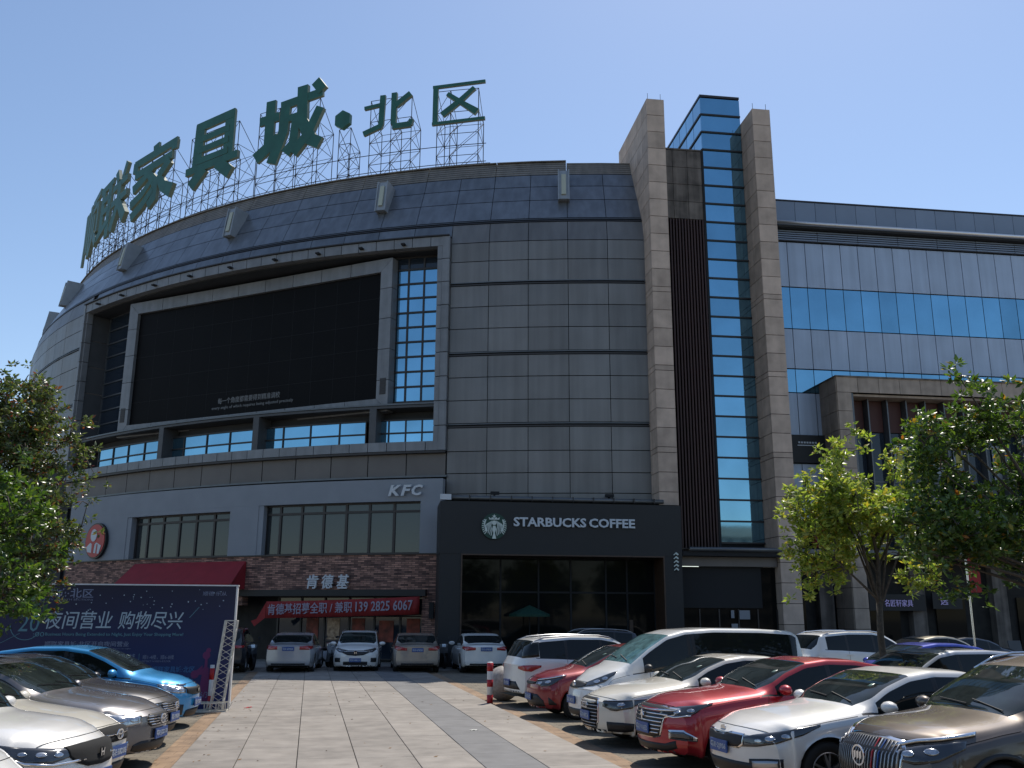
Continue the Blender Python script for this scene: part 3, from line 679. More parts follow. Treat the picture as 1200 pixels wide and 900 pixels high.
while zt > 5.6:
    z0 = zt-PT
    b = MB(); b.box(0.0, 2.19, 0.0, 0.04, max(z0, 5.35)+0.04, zt-0.04); b.build('pane', M['glass_blue'], tw, fix=False)
    b = MB(); b.box(-0.04, 2.19, -0.07, 0.03, z0-0.04, z0+0.04); b.build('transom', M['mullion'], tw, fix=False)
    if z0 > 24:
        for q in range(5):
            b = MB(); b.box(-0.005, 0.03, 0.05+q*1.2, 0.05+q*1.2+1.15, z0+0.05, zt-0.05); b.build('pane', M['glass_blue'], tw, fix=False)
        b = MB(); b.box(-0.06, 0.02, 0.03, 6.4, z0-0.05, z0+0.05); b.build('transom', M['mullion'], tw, fix=False)
    zt = z0; k += 1
sp_ = thing('slat_screen', 'dark brown vertical slats below weathered stone, left of the blue glazing', 'screen wall', (13.46, 43.5, 5.3)); o = sp_.location
b = MB(); b.box(0.0, 2.46, 0.30, 2.0, 0, 20.85); b.build('backing', M['joint'], sp_)
b = MB(); b.box(0.2, 2.34, 0.02, 0.28, 0.0, 0.018); b.build('bottom_rail', M['mullion'], sp_)
n = 15
sl_ = MB(); sl_.box(0.0, 0.075, 0.0, 0.20, 0.02, 16.83); sme = sl_.mesh('slat', M['slat_brown'])
for k in range(n):
    ob = bpy.data.objects.new('slat', sme); ob.location = (0.05+k*0.157, 0, 0); link(ob, sp_)
zz_ = 16.87
for r_ in range(4):
    for c_ in range(3):
        b = MB(); x0 = c_*0.79+0.01; b.box(x0, x0+0.77, 0.06, 0.3, zz_+r_*0.97+0.01, zz_+r_*0.97+0.955); b.build('stone_block', M['stone_dark'], sp_, fix=False)
b = MB(); b.box(-0.0, 2.4, 0.03, 0.5, zz_+3.89, zz_+3.97); b.build('coping', M['stone_dark'], sp_)
b = MB(); b.box(2.35, 2.47, 0.0, 0.6, 0, 20.8); b.build('edge_post', M['joint'], sp_)
# shop entrance between the pylons
en = thing('shop_entrance', 'dark glazed shop entrance under a grey canopy between the two pylons', 'entrance', (13.45, 42.4, 0)); o = en.location
b = MB(); b.tube([(0.35, -0.5, 5.16), (4.75, -0.5, 5.16)], 0.10, n=10); b.build('canopy_tube', M['grey_metal'], en, True)
b = MB(); b.box(0.05, 4.72, -0.45, 1.2, 4.86, 5.06); b.build('canopy', M['joint'], en)
b = MB(); b.box(0.05, 4.72, 0.0, 0.2, 4.42, 4.84); b.build('fascia', M['panel_brown'], en)
b = MB(); b.box(0.05, 4.72, 0.35, 0.45, 0.0, 4.4); b.build('glazing', M['shop_glass'], en)
b = MB(); b.box(0.05, 4.0, 0.28, 0.36, 2.55, 4.4); b.build('upper_panel', M['joint'], en)
for x0, x1, z0, z1 in ((2.45, 2.6, 2.1, 2.45), (2.85, 3.35, 2.05, 2.45), (2.45, 2.75, 1.65, 1.85)):
    b = MB(); b.box(x0, x1, 0.24, 0.27, z0, z1); b.build('notice', M['kfc_wall'], en)
for k in range(6):
    b = MB(); b.box(0.05+k*0.93-0.03, 0.05+k*0.93+0.03, 0.30, 0.40, 0, 2.5); b.build('mullion', M['mullion'], en)

# ------------------------------------------------------------------ flat right wing
wg = thing('office_wing', 'flat right wing with grey panels and two bands of blue glass', 'building', (19.16, 46, 0)); o = wg.location; YW = 46.0
def wb(name, x0, x1, y0, y1, z0, z1, m_, par=wg, fx=False):
    b = MB(); b.box(x0-o.x, x1-o.x, y0-o.y, y1-o.y, z0, z1); return b.build(name, m_, par, fix=fx)
X1 = 44.0
wb('backing_wall', 18.3, X1+14, YW+0.08, YW+8, 0, 24.7, M['joint'])
M['wing_panel'] = mat('wing panel', (0.3887, 0.4537, 0.5564), 0.42, 0.25, var=0.04, nscale=0.7, namt=0.06, streak=0.07)  # bluish base: reflected sky is put into the panel colour
M['wing_panel2'] = mat('wing parapet panel', (0.2079, 0.2487, 0.3140), 0.45, 0.3, var=0.04, nscale=0.7, namt=0.06)
wb('roof_coping', 18.4, X1+14, YW-0.05, YW+0.5, 24.72, 24.80, M['mullion'])
x = 18.55; px_ = [x]
pitch = [1.03]*40
while x < X1+10:
    x2 = x+1.03
    if abs(x-20.61) < 0.1: x2 = x+0.78
    px_.append(x2); x = x2
for i in range(len(px_)-1):
    a0, a1 = px_[i]+0.018, px_[i+1]-0.018
    if a0 > 40: break
    wb('panel', a0, a1, YW, YW+0.07, 19.68, 22.25, M['wing_panel'])
    wb('pane', a0, a1, YW+0.02, YW+0.07, 17.30, 19.62, M['glass_blue'])
    wb('panel', a0, a1, YW, YW+0.07, 15.06, 17.24, M['wing_panel'])
    wb('pane', a0, a1, YW+0.02, YW+0.07, 13.75, 15.0, M['glass_blue'])
    if a0 < 24.5: wb('panel', a0, a1, YW, YW+0.07, 11.45, 13.69, M['wing_panel']); wb('panel', a0, a1, YW, YW+0.07, 6.9, 9.9, M['wing_panel'])
x = 18.4
while x < 42:
    wb('panel', x+0.012, x+1.19, YW-0.02, YW+0.07, 23.22, 24.7, M['wing_panel2']); x += 1.2
M['bullnose'] = mat('satin white metal trim', (0.75, 0.72, 0.70), 0.30, 0.75)
b = MB(); b.tube([(18.4-o.x, -0.62, 23.16), (X1-o.x, -0.62, 23.16)], 0.10, n=14); b.build('bullnose', M['bullnose'], wg, True)
wb('cornice', 18.4, X1, YW-0.62, YW+0.05, 23.04, 23.14, M['wing_panel2'])
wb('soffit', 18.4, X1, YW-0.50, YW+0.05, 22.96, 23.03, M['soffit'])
x = 18.4
while x < 42:
    b = MB()
    for q in range(5): b.box(x+0.01-o.x, x+2.35-o.x, -0.16, 0.02, 22.34+q*0.125, 22.41+q*0.125)
    b.build('louvre', M['wing_panel2'], wg, fix=False); x += 2.37
wb('shop_board', 19.2, 22.66, YW-0.25, YW+0.05, 9.95, 11.40, M['black_wall'])
sb = thing('shop_sign', 'thin pale lettering on the dark board left of the stone portal', 'sign', (21.1, YW-0.26, 10.9))
b = MB()
for k in range(7): b.box(0.05+k*0.15, 0.15+k*0.15, -0.02, 0.0, 0.05, 0.14)
b.box(0, 1.15, -0.02, 0, -0.08, -0.03); b.build('lettering', M['coffee_letter'], sb)
bn2 = thing('banner', 'dark red banner on grey wall behind the pale tree', 'banner', (21.6, YW-0.1, 5.6)); b = MB(); b.box(0, 1.3, -0.04, 0, 0, 1.9); b.build('cloth', M['awning_red'], bn2)
b = MB(); b.box(0.0, 1.3, -0.06, 0.0, 1.9, 1.96); b.build('rod', M['mullion'], bn2)
wb('canopy', 19.2, 40, YW-1.6, YW, 5.0, 5.45, M['joint']); wb('canopy_edge', 19.2, 40, YW-1.66, YW-1.6, 5.2, 5.4, M['grey_metal'])
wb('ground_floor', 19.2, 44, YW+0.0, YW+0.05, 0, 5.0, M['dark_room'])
for x in (21.6, 26.5, 31, 36): wb('pier', x, x+0.75, YW-0.5, YW-0.02, 0, 4.98, M['stone_dark'])
for x in (19.4, 22.1, 24.4, 28, 32.5): wb('shop_glazing', x, x+1.6, YW-0.12, YW-0.06, 0.1, 3.2, M['shop_glass'])
# portal
po = thing('stone_portal', 'pale stone portal frame with tall dark windows and white fins behind the trees', 'portal', (22.67, 44.1, 0)); o = po.location
PX1 = 39.5; PZ = 14.17; FWD = 0.78
def pb(name, x0, x1, y0, y1, z0, z1, m_): return wb(name, x0, x1, y0, y1, z0, z1, m_, po)
pb('core', 22.71, 23.40, 44.16, 46, 0, PZ-0.05, M['joint']); pb('core', 22.71, PX1, 44.16, 46, PZ-0.74, PZ-0.05, M['joint'])
z = PZ-0.80
while z > 0.5:
    z0 = max(z-0.98, 0); pb('stone_block', 22.67, 23.43, 44.1, 44.16, z0+0.012, z-0.012, M['portal_stone'])
    for y in (44.17, 45.1): pb('stone_block', 22.64, 22.70, y, y+0.9, z0+0.012, z-0.012, M['portal_stone'])
    z -= 0.98
for y in (44.17, 45.1): pb('stone_block', 22.64, 22.70, y, y+0.9, PZ-0.79, PZ-0.0, M['portal_stone'])
x = 22.67
while x < PX1:
    pb('stone_block', x+0.012, x+1.14, 44.1, 44.16, PZ-0.79, PZ, M['portal_stone']); x += 1.152
pb('coping', 22.6, PX1, 44.04, 46.0, PZ, PZ+0.07, M['stone_dark'])
pb('inner_trim', 23.45, 23.58, 44.2, 44.5, 5.5, PZ-0.8, M['grey_metal']); pb('soffit', 23.4, PX1, 44.3, 45.4, PZ-0.95, PZ-0.83, M['portal_stone'])
x = 23.6
while x < PX1-1:
    pb('red_panel', x+0.07, x+0.98, 45.2, 45.27, 11.55, 13.2, M['red_panel'] if 'red_panel' in M else M.setdefault('red_panel', mat('red brown panel', (0.075, 0.026, 0.020), 0.6, var=0.08)))
    w = pb('pane', x+0.07, x+0.98, 45.24, 45.28, 5.6, 11.5, M['glass_dark'])
    pb('fin', x-0.04, x+0.03, 44.75, 45.3, 5.5, 13.22, M['grey_metal'])
    pb('transom', x+0.07, x+0.98, 45.18, 45.24, 8.9, 8.98, M['mullion_light'])
    x += 1.06
M['sticker'] = mat('window sticker', (0.45, 0.40, 0.10), 0.6); M['sticker_w'] = mat('white window film', (0.32, 0.36, 0.40), 0.5, nscale=2, namt=0.3)
for i, x in enumerate((26.1, 27.2, 28.2, 29.4, 31.6)):
    pb('sticker', x, x+0.55, 45.15, 45.18, 9.2+0.4*(i % 2), 11.0, M['sticker_w']); pb('sticker', x+0.1, x+0.42, 45.12, 45.148, 9.8, 10.6, M['sticker'])
b = MB(); b.box(23.4-o.x, PX1-o.x, 1.2, 1.5, 5.4, 13.3); b.build('backing', M['joint'], po)
ss = thing('shop_sign', 'dim violet Chinese shop name on the dark ground floor behind the tree trunk', 'sign', (24.9, 45.3, 2.7))
M['violet'] = mat('violet lit letter', (0.35, 0.33, 0.6), 0.5, emit=(0.5, 0.45, 0.9), estr=0.12)
text_obj('名匠轩家具', 'lettering', M['violet'], 0.34, Matrix.Rotation(R(90), 4, 'X') @ Matrix.Translation((0, 0, 0.02)), ss, 0.03, width=1.5)
b = MB(); b.box(-0.8, 2.2, 0.0, 0.08, -0.2, 0.6); b.build('board', M['black_wall'], ss)
ss2 = thing('shop_sign', 'single dim violet character on dark frontage right of the violet shop name', 'sign', (27.9, 45.3, 2.8))
text_obj('选', 'lettering', M['violet'], 0.36, Matrix.Rotation(R(90), 4, 'X') @ Matrix.Translation((0, 0, 0.02)), ss2, 0.03, width=0.4)
b = MB(); b.box(-0.4, 1.2, 0.0, 0.08, -0.2, 0.6); b.build('board', M['black_wall'], ss2)
fl = thing('banner_pole', 'slim pole with a narrow red flag behind the right tree', 'flag', (17.6, 27.0, 0)); 
b = MB(); b.tube([(0, 0, 0), (0, 0, 4.2)], 0.03); b.build('pole', M['polished'], fl); b = MB(); b.box(0.03, 0.42, -0.01, 0.01, 2.9, 4.1); b.build('cloth', M['red_cloth'], fl)

# ------------------------------------------------------------------ roof-top sign
CH = {
 '具': [([(.80, .97), (.80, .30)], .17), ([(.22, .95), (.20, .30)], .17), ([(.14, .90), (.88, .93)], .12), ([(.22, .70), (.80, .72)], .085), ([(.22, .53), (.80, .55)], .085),
        ([(.20, .36), (.80, .38)], .085), ([(0, .245), (1.0, .27)], .10), ([(.36, .23), (.12, .0)], .16), ([(.62, .24), (.88, .02)], .16)],
 '家': [([(.50, 1.0), (.52, .86)], .13), ([(.02, .84), (.98, .86)], .10), ([(.06, .87), (.05, .70)], .12), ([(.94, .88), (.93, .74)], .12), ([(.06, .64), (.90, .67)], .10),
        ([(.50, .66), (.30, .52), (.04, .42)], [.10, .10, .12]), ([(.40, .55), (.56, .36), (.55, .10), (.44, .02)], [.10, .14, .15, .12]), ([(.50, .44), (.28, .27), (.02, .17)], [.08, .10, .12]),
        ([(.52, .26), (.30, .08), (.06, -.04)], [.08, .11, .12]), ([(.86, .60), (.64, .42)], .12), ([(.62, .44), (.76, .22), (.96, .08)], [.10, .14, .18])],
 '城': [([(0, .64), (.32, .66)], .12), ([(.17, .92), (.17, .22)], .14), ([(-.03, .10), (.34, .34)], .16), ([(.34, .80), (1.0, .86)], .11), ([(.42, .82), (.40, .40), (.24, -.02)], [.14, .14, .15]),
        ([(.42, .58), (.64, .60)], .09), ([(.60, .62), (.58, .22), (.46, .08)], [.11, .13, .15]), ([(.68, 1.02), (.70, .50), (.86, .20), (1.0, .12)], [.15, .15, .16, .15]),
        ([(.98, .64), (.80, .28), (.58, .06)], [.12, .13, .15]), ([(.88, 1.04), (1.0, .88)], .13)],
 '联': [([(0, .88), (.46, .92)], .09), ([(.12, .88), (.10, .12)], .12), ([(.36, .90), (.36, -.02)], .13), ([(.12, .68), (.36, .70)], .08), ([(.12, .48), (.36, .50)], .08), ([(-.02, .08), (.40, .28)], .10),
        ([(.58, 1.0), (.66, .80)], .10), ([(.94, 1.02), (.82, .78)], .10), ([(.50, .72), (1.0, .74)], .09), ([(.48, .46), (1.02, .48)], .09), ([(.75, .74), (.72, .40), (.52, .02)], [.12, .12, .14]), ([(.74, .44), (1.0, .06)], [.12, .17])],
 '顺': [([(.08, .92), (.07, .40), (0, .0)], [.10, .10, .10]), ([(.23, .90), (.23, .16)], .10), ([(.40, .96), (.40, .02)], .12), ([(.52, .92), (1.02, .94)], .09), ([(.76, .92), (.70, .76)], .09),
        ([(.58, .76), (.58, .26)], .10), ([(.94, .78), (.94, .26)], .10), ([(.58, .76), (.94, .77)], .08), ([(.76, .66), (.72, .30), (.50, .02)], [.09, .10, .11]), ([(.80, .26), (1.0, .04)], .13)],
 '北': [([(.38, .98), (.36, .22), (.32, .12)], [.13, .13, .12]), ([(.0, .70), (.36, .74)], .085), ([(0, .03), (.36, .18)], .12), ([(.62, 1.0), (.62, .18)], .13), ([(.60, .12), (.98, .12)], .13), ([(.96, .10), (.99, .24)], .10),
        ([(.96, .92), (.66, .66)], .13)],
 '区': [([(0, .96), (1.06, 1.0)], .075), ([(.06, .94), (.06, .03)], .125), ([(0, .03), (1.06, .07)], .075), ([(.84, .86), (.56, .56), (.20, .24)], [.10, .13, .15]), ([(.30, .76), (.62, .48), (.90, .24)], [.10, .12, .17])],
}
RS = 44.9
rs = thing('rooftop_sign', 'big green Chinese characters on a steel scaffold along the curved roof', 'sign', tuple(cyl(38, 26.2, RS)))
def character(ch, th, w_, h_, z0, rr=RS, kk=0.54):
    a = R(th); T = Matrix.Translation(-rs.location) @ Matrix.Translation(cyl(th, z0, rr)) @ Matrix.Rotation(-a, 4, 'Z')
    b = MB()
    for i, (pts, ws) in enumerate(CH[ch]):
        P = [((x-0.5)*w_, y*h_) for x, y in pts]
        W_ = [q*(w_+h_)*kk for q in ws] if hasattr(ws, '__len__') else ws*(w_+h_)*kk
        n0 = len(b.f); stroke(b, P, W_, -0.11-0.006*i, 0.05+0.006*i, T)
        for f in range(n0, len(b.f)):
            fc = b.f[f]
            if len(fc) == 4 and (f-n0) % 6 != 0: b.m[f] = 1
    return b.build('character', [M['sign_green'], M['sign_edge']], rs)
for ch, th, w_ in (('顺', 64.4, 6.1), ('联', 56.9, 6.2), ('家', 48.6, 6.2), ('具', 40.4, 5.2), ('城', 32.35, 5.0)): character(ch, th-.5, w_*.92, 4.55, 28.6)
character('北', 23.4, 3.0, 2.45, 29.15, kk=.47); character('区', 18.1, 2.9, 2.5, 29.2, kk=.44)
a = R(27.1); T = Matrix.Translation(-rs.location) @ Matrix.Translation(cyl(27.1, 30.4, RS)) @ Matrix.Rotation(-a, 4, 'Z')
b = MB(); b.prism([(0.56*math.sin(k*math.pi/3), 0.60*math.cos(k*math.pi/3)) for k in range(6)], -0.16, 0.12, 0, T); b.build('dot', M['sign_green'], rs)
# scaffold: towers behind every character
def sc_pt(th, z, dr): return cyl(th, z, RS-0.25-dr)-rs.location
def scaffold(ths, ztop, depth=1.6, zs_mid=None):
    b = MB(); zb = 26.0
    lv = [zb]+[zb+(ztop-zb)*k/4 for k in range(1, 5)]
    for i, th in enumerate(ths):
        for dr, zt_ in ((0, ztop), (depth, ztop*0.5+lv[2]*0.5)):
            b.bar(sc_pt(th, zb, dr), sc_pt(th, ztop if dr == 0 else zt_, dr), 0.06)
        b.bar(sc_pt(th, ztop, 0), sc_pt(th, lv[3], depth), 0.038); b.bar(sc_pt(th, lv[2], 0), sc_pt(th, lv[3], depth), 0.034)
        for k in range(4):
            b.bar(sc_pt(th, lv[k], 0), sc_pt(th, lv[k], depth), 0.034)
            b.bar(sc_pt(th, lv[k], 0 if k % 2 else depth) if k < 3 else sc_pt(th, lv[k], 0), sc_pt(th, min(lv[k+1], lv[3]), depth if k % 2 else 0) if k < 3 else sc_pt(th, lv[3], depth), 0.030)
        if i < len(ths)-1:
            t2 = ths[i+1]
            for k in range(5):
                b.bar(sc_pt(th, lv[k], 0), sc_pt(t2, lv[k], 0), 0.038)
                if k < 4:
                    b.bar(sc_pt(th, lv[k], 0), sc_pt(t2, lv[k+1], 0), 0.030)
                if 0 < k < 4: b.bar(sc_pt(th, lv[k], depth), sc_pt(t2, lv[k], depth), 0.030); 
                if k < 3: b.bar(sc_pt(th, lv[k], depth), sc_pt(t2, lv[k+1], depth), 0.026)
    b.build('scaffold', M['rust'], rs)
for th in (64.2, 56.6, 48.5, 40.4, 32.35): scaffold([th+2.9, th+0.9, th-1.0, th-2.9], 32.4)
scaffold([25.0, 23.3, 21.7], 31.5); scaffold([19.7, 18.7, 16.6], 31.5); scaffold([27.6, 26.6], 30.0, 1.2)
b = MB(); ts = list(range(16, 68, 2))
for i in range(len(ts)-1):
    for z_, dr in ((26.9, 0), (28.0, 0), (27.5, 1.4)): b.bar(sc_pt(ts[i], z_, dr), sc_pt(ts[i+1], z_, dr), 0.045)
b.build('rail', M['rust'], rs)

# ------------------------------------------------------------------ billboard and leaning truss
bb = thing('billboard', 'long dark blue night opening billboard behind the parked cars on the left', 'billboard', (-3.38, 23.25, 0)); YB = 23.25
M['bb_print'] = bpy.data.materials.new('billboard print'); m_ = M['bb_print']; m_.use_nodes = True; nt = m_.node_tree; N = nt.nodes; L = nt.links
ge = N.new('ShaderNodeNewGeometry'); sx_ = N.new('ShaderNodeSeparateXYZ'); L.new(ge.outputs['Position'], sx_.inputs[0])
rp = N.new('ShaderNodeValToRGB'); mr = N.new('ShaderNodeMapRange'); mr.inputs['From Min'].default_value = 0.0; mr.inputs['From Max'].default_value = 2.8
L.new(sx_.outputs['Z'], mr.inputs['Value']); L.new(mr.outputs[0], rp.inputs['Fac'])
e_ = rp.color_ramp.elements; e_[0].position = 0.0; e_[0].color = (0.017, 0.028, 0.15, 1); e_[1].position = 1.0; e_[1].color = (0.016, 0.014, 0.034, 1)
q_ = rp.color_ramp.elements.new(0.4); q_.color = (0.015, 0.020, 0.095, 1)
L.new(rp.outputs[0], N['Principled BSDF'].inputs['Base Color']); N['Principled BSDF'].inputs['Roughness'].default_value = 0.5
def bx(name, x0, x1, y0, y1, z0, z1, m_, mi=None):
    b = MB(); o = bb.location; b.box(x0-o.x, x1-o.x, y0-o.y, y1-o.y, z0, z1); return b.build(name, m_, bb, fix=False)
bx('panel', -12.5, -3.41, YB, YB+0.10, 0.03, 2.78, M['bb_print'])
M['bb_edge'] = mat('white edge', (0.72, 0.70, 0.68), 0.5, nscale=5, namt=0.1)
bx('edge_trim', -12.5, -3.36, YB-0.015, YB+0.14, 2.782, 2.812, M['bb_edge']); bx('edge_trim', -3.41, -3.375, YB-0.013, YB+0.138, 0.03, 2.779, M['bb_edge'])
for x in (-4.5, -7, -9.5, -12):
    b = MB(); b.bar((x+3.38, 0.12, 2.6), (x+3.38, 1.3, 0.02), 0.05); b.bar((x+3.38, 0.12, 0.02), (x+3.38, 1.3, 0.02), 0.05); b.build('prop', M['rust'], bb)
M['bb_w'] = mat('pale print', (0.42, 0.50, 0.56), 0.6); M['bb_c'] = mat('teal print', (0.12, 0.26, 0.32), 0.6); M['bb_d'] = mat('faint print', (0.22, 0.24, 0.34), 0.6)
M['bb_m'] = mat('magenta print', (0.16, 0.025, 0.11), 0.6); M['bb_b'] = mat('blue print', (0.05, 0.16, 0.34), 0.6)
def bt(s, x0, x1, z0, z1, m_, bold=0.0, shear=0.0):
    T = frame_T(Vector((x0, YB-0.003, z0))-bb.location, (1, 0, 0)); text_obj(s, 'print', m_, z1-z0, T, bb, 0.004, bold=bold, width=x1-x0, shear=shear)
bt('顺联家具城·北区', -8.50, -6.60, 2.49, 2.70, M['bb_d'], 0.01); bt('FURNITURE CITY (NORTH SECTION)', -8.2, -6.60, 2.42, 2.47, M['bb_d'])
bt('顺德·乐从', -4.16, -3.62, 2.56, 2.66, M['bb_d']); bt('夜间营业', -7.59, -6.12, 1.80, 2.20, M['bb_w'], 0.004, 0.15); bt('购物尽兴', -5.99, -4.55, 1.80, 2.20, M['bb_w'], 0.004, 0.15)
bt('20', -8.15, -7.70, 1.74, 2.12, M['bb_c'], 0, 0.1); bt(':00', -7.81, -7.57, 1.63, 1.73, M['bb_c'])
bt('Business Hours Being Extended to Night, Just Enjoy Your Shopping More!', -7.55, -4.53, 1.63, 1.72, M['bb_c'], 0.01)
bt('顺联家具城·北区开启夜间营业', -7.54, -5.71, 1.41, 1.53, M['bb_d'], 0.01); bt('extended business hours at night', -6.56, -5.66, 1.35, 1.38, M['bb_d'])
bt('区  域', -5.87, -5.55, 1.15, 1.25, M['bb_d']); bt('顺1-4楼，顺6-8楼', -5.38, -4.69, 1.13, 1.23, M['bb_d']); bt('DISTRICT 1-4 AND 6-8 FLOOR', -5.38, -4.76, 1.07, 1.11, M['bb_d'])
bt('顺联家具城·北区', -5.15, -4.21, 0.84, 0.98, M['bb_b'], 0.01); bt('76/3', -4.12, -3.88, 0.29, 0.42, M['bb_d'])
b = MB(); k = 0
for i in range(14):
    for j in range(int(3+9*abs(math.sin(i*1.7)))):
        b.box(-4.80+i*0.045+3.38, -4.80+i*0.045+0.022+3.38, -0.007, -0.003, 0.22+j*0.05, 0.245+j*0.05)
b.build('print', M['bb_b'], bb)
b = MB()
def ring(mb, c, r0, r1, y0, y1, n=32, a0=0, a1=360):
    for k in range(n):
        t0 = R(a0+(a1-a0)*k/n); t1 = R(a0+(a1-a0)*(k+1)/n)
        mb.prism([(c[0]+r0*math.cos(t0), c[1]+r0*math.sin(t0)), (c[0]+r1*math.cos(t0), c[1]+r1*math.sin(t0)), (c[0]+r1*math.cos(t1), c[1]+r1*math.sin(t1)), (c[0]+r0*math.cos(t1), c[1]+r0*math.sin(t1))], y0, y1)
ring(b, (-7.98+3.38, 1.90), 0.335, 0.35, -0.008, -0.003, a0=180, a1=330); stroke(b, [(-4.42+3.38, 2.06), (-4.22+3.38, 2.30)], 0.012, -0.008, -0.003); stroke(b, [(-8.5+3.38, 1.48), (-8.1+3.38, 1.7)], 0.010, -0.008, -0.003)
stroke(b, [(-5.46+3.38, 1.08), (-5.46+3.38, 1.26)], 0.008, -0.008, -0.003); b.build('print', M['bb_c'], bb)
b = MB()   # flat silhouette of a woman
disc(b, 0.085, -0.007, -0.003, None, 14, (-3.97+3.38, 1.22)); disc(b, 0.055, -0.0075, -0.003, None, 12, (-3.93+3.38, 1.33))
b.prism([(-4.03+3.38, 0.95), (-3.90+3.38, 0.95), (-3.86+3.38, 0.55), (-3.80+3.38, 0.2), (-4.10+3.38, 0.2), (-4.06+3.38, 0.6)], -0.0065, -0.003)
b.prism([(-3.99+3.38, 1.16), (-3.94+3.38, 1.16), (-3.93+3.38, 0.94), (-4.0+3.38, 0.94)], -0.008, -0.003)
b.prism([(-4.04+3.38, 0.93), (-4.19+3.38, 0.78), (-4.22+3.38, 0.84), (-4.04+3.38, 1.0)], -0.0085, -0.003); disc(b, 0.09, -0.009, -0.003, None, 14, (-4.20+3.38, 0.80)); disc(b, 0.07, -0.0095, -0.003, None, 14, (-4.08+3.38, 0.86))
b.build('print', M['bb_m'], bb)
b = MB(); rnd = random.Random(3)
for k in range(46):
    x = rnd.uniform(-8.0, -3.6)+3.38; z = rnd.uniform(2.2, 2.7); s_ = rnd.uniform(0.006, 0.013); b.box(x-s_, x+s_, -0.006, -0.003, z-s_, z+s_)
b.build('print', M['bb_w'], bb)
tr = thing('lattice_truss', 'white rusty lattice truss leaning against the end of the billboard', 'truss', (-3.62, 22.95, 0))
M['truss_w'] = mat('chalky white steel', (0.62, 0.58, 0.50), 0.7, nscale=9, namt=0.25)
def chord_p(i, t): bx_ = [(-0.13, -0.11), (0.13, -0.11), (0.13, 0.11), (-0.13, 0.11)][i]; return Vector((bx_[0]+0.20*t, bx_[1]+0.02*t, 0.02+1.98*t))
for i in range(4):
    b = MB(); b.bar(chord_p(i, 0), chord_p(i, 1), 0.034, n=6); b.build('chord', M['truss_w'], tr)
b = MB(); n = 13
for k in range(n):
    for i in range(4):
        j = (i+1) % 4; t0, t1 = k/n, (k+1)/n
        b.bar(chord_p(i, t0 if k % 2 else t1), chord_p(j, t1 if k % 2 else t0), 0.016)
for t in (0.0, 1.0):
    for i in range(4): b.bar(chord_p(i, t), chord_p((i+1) % 4, t), 0.03)
tag(b.build('lacing', M['truss_w'], tr), kind='stuff')
b = MB()
for y in (-0.35, 0.0):
    b.bar((-0.45, y, 0.05), (0.25, y, 0.05), 0.05); b.bar((-0.45, y, 0.22), (0.25, y, 0.22), 0.035)
    for x in (-0.45, -0.2, 0.05, 0.25): b.bar((x, y, 0.04), (x+0.1, y, 0.22), 0.02); b.bar((x, y, 0.03), (x, y, 0.24), 0.03)
for x in (-0.45, 0.25): b.bar((x, -0.35, 0.05), (x, 0.0, 0.05), 0.05)
b.build('base', M['truss_w'], tr)
b = MB(); b.tube([(-0.50, 0.1, 0), (-0.50, 0.1, 1.2)], 0.05, n=12)
bo2 = thing('bollard', 'red and white post half hidden between billboard and truss', 'bollard', (-3.78, 23.02, 0)); b = MB(); b.tube([(0, 0, 0), (0, 0, 1.02)], 0.05, n=14); b.build('post', M['bb_edge'], bo2, True)
for z0 in (0.1, 0.70): b = MB(); b.tube([(0, 0, z0), (0, 0, z0+0.25)], 0.053, n=14); b.build('red_band', M['sign_red'], bo2, True)
# bollard and stone ball
bo = thing('bollard', 'red and white striped bollard in front of the white car tail', 'bollard', (2.73, 24.3, 0))
b = MB(); b.tube([(0, 0, 0), (0, 0, 1.0), (0, 0, 1.02)], [0.075, 0.075, 0.06], n=20); b.build('post', M['bb_edge'], bo, True)
for z0, z1 in ((0.0, 0.24), (0.43, 0.60), (0.80, 1.0)): b = MB(); b.tube([(0, 0, z0), (0, 0, z1)], 0.0775, n=20); b.build('red_band', M['sign_red'], bo, True)
b = MB(); b.tube([(0, 0, 0), (0, 0, 0.02)], 0.13, n=20); b.build('base_plate', M['mullion'], bo)
def sphere(name, rad, m_, nu=32, nv=18, sc=(1, 1, 1), c=(0, 0, 0)):
    b = MB(); vs = []
    for j in range(nv+1):
        for i in range(nu): ph = math.pi*j/nv; t = 2*math.pi*i/nu; vs.append((c[0]+rad*sc[0]*math.sin(ph)*math.cos(t), c[1]+rad*sc[1]*math.sin(ph)*math.sin(t), c[2]+rad*sc[2]*math.cos(ph)))
    b.add(vs, [(j*nu+i, (j+1)*nu+i, (j+1)*nu+(i+1) % nu, j*nu+(i+1) % nu) for j in range(nv) for i in range(nu)]); me = b.mesh(name, m_, True)
    bm = bmesh.new(); bm.from_mesh(me); bmesh.ops.remove_doubles(bm, verts=bm.verts, dist=1e-5); bm.to_mesh(me); bm.free(); return me
M['ball'] = mat('granite ball', (0.30, 0.27, 0.24), 0.6, nscale=14, namt=0.25, bump=0.1, bscale=60)
bl_ = bpy.data.objects.new('stone_ball', sphere('stone_ball', 0.44, M['ball'])); link(bl_); bl_.location = (3.22, 25.5, 0.43)
tag(bl_, 'large round granite ball on the ground behind the striped bollard', 'stone ball')
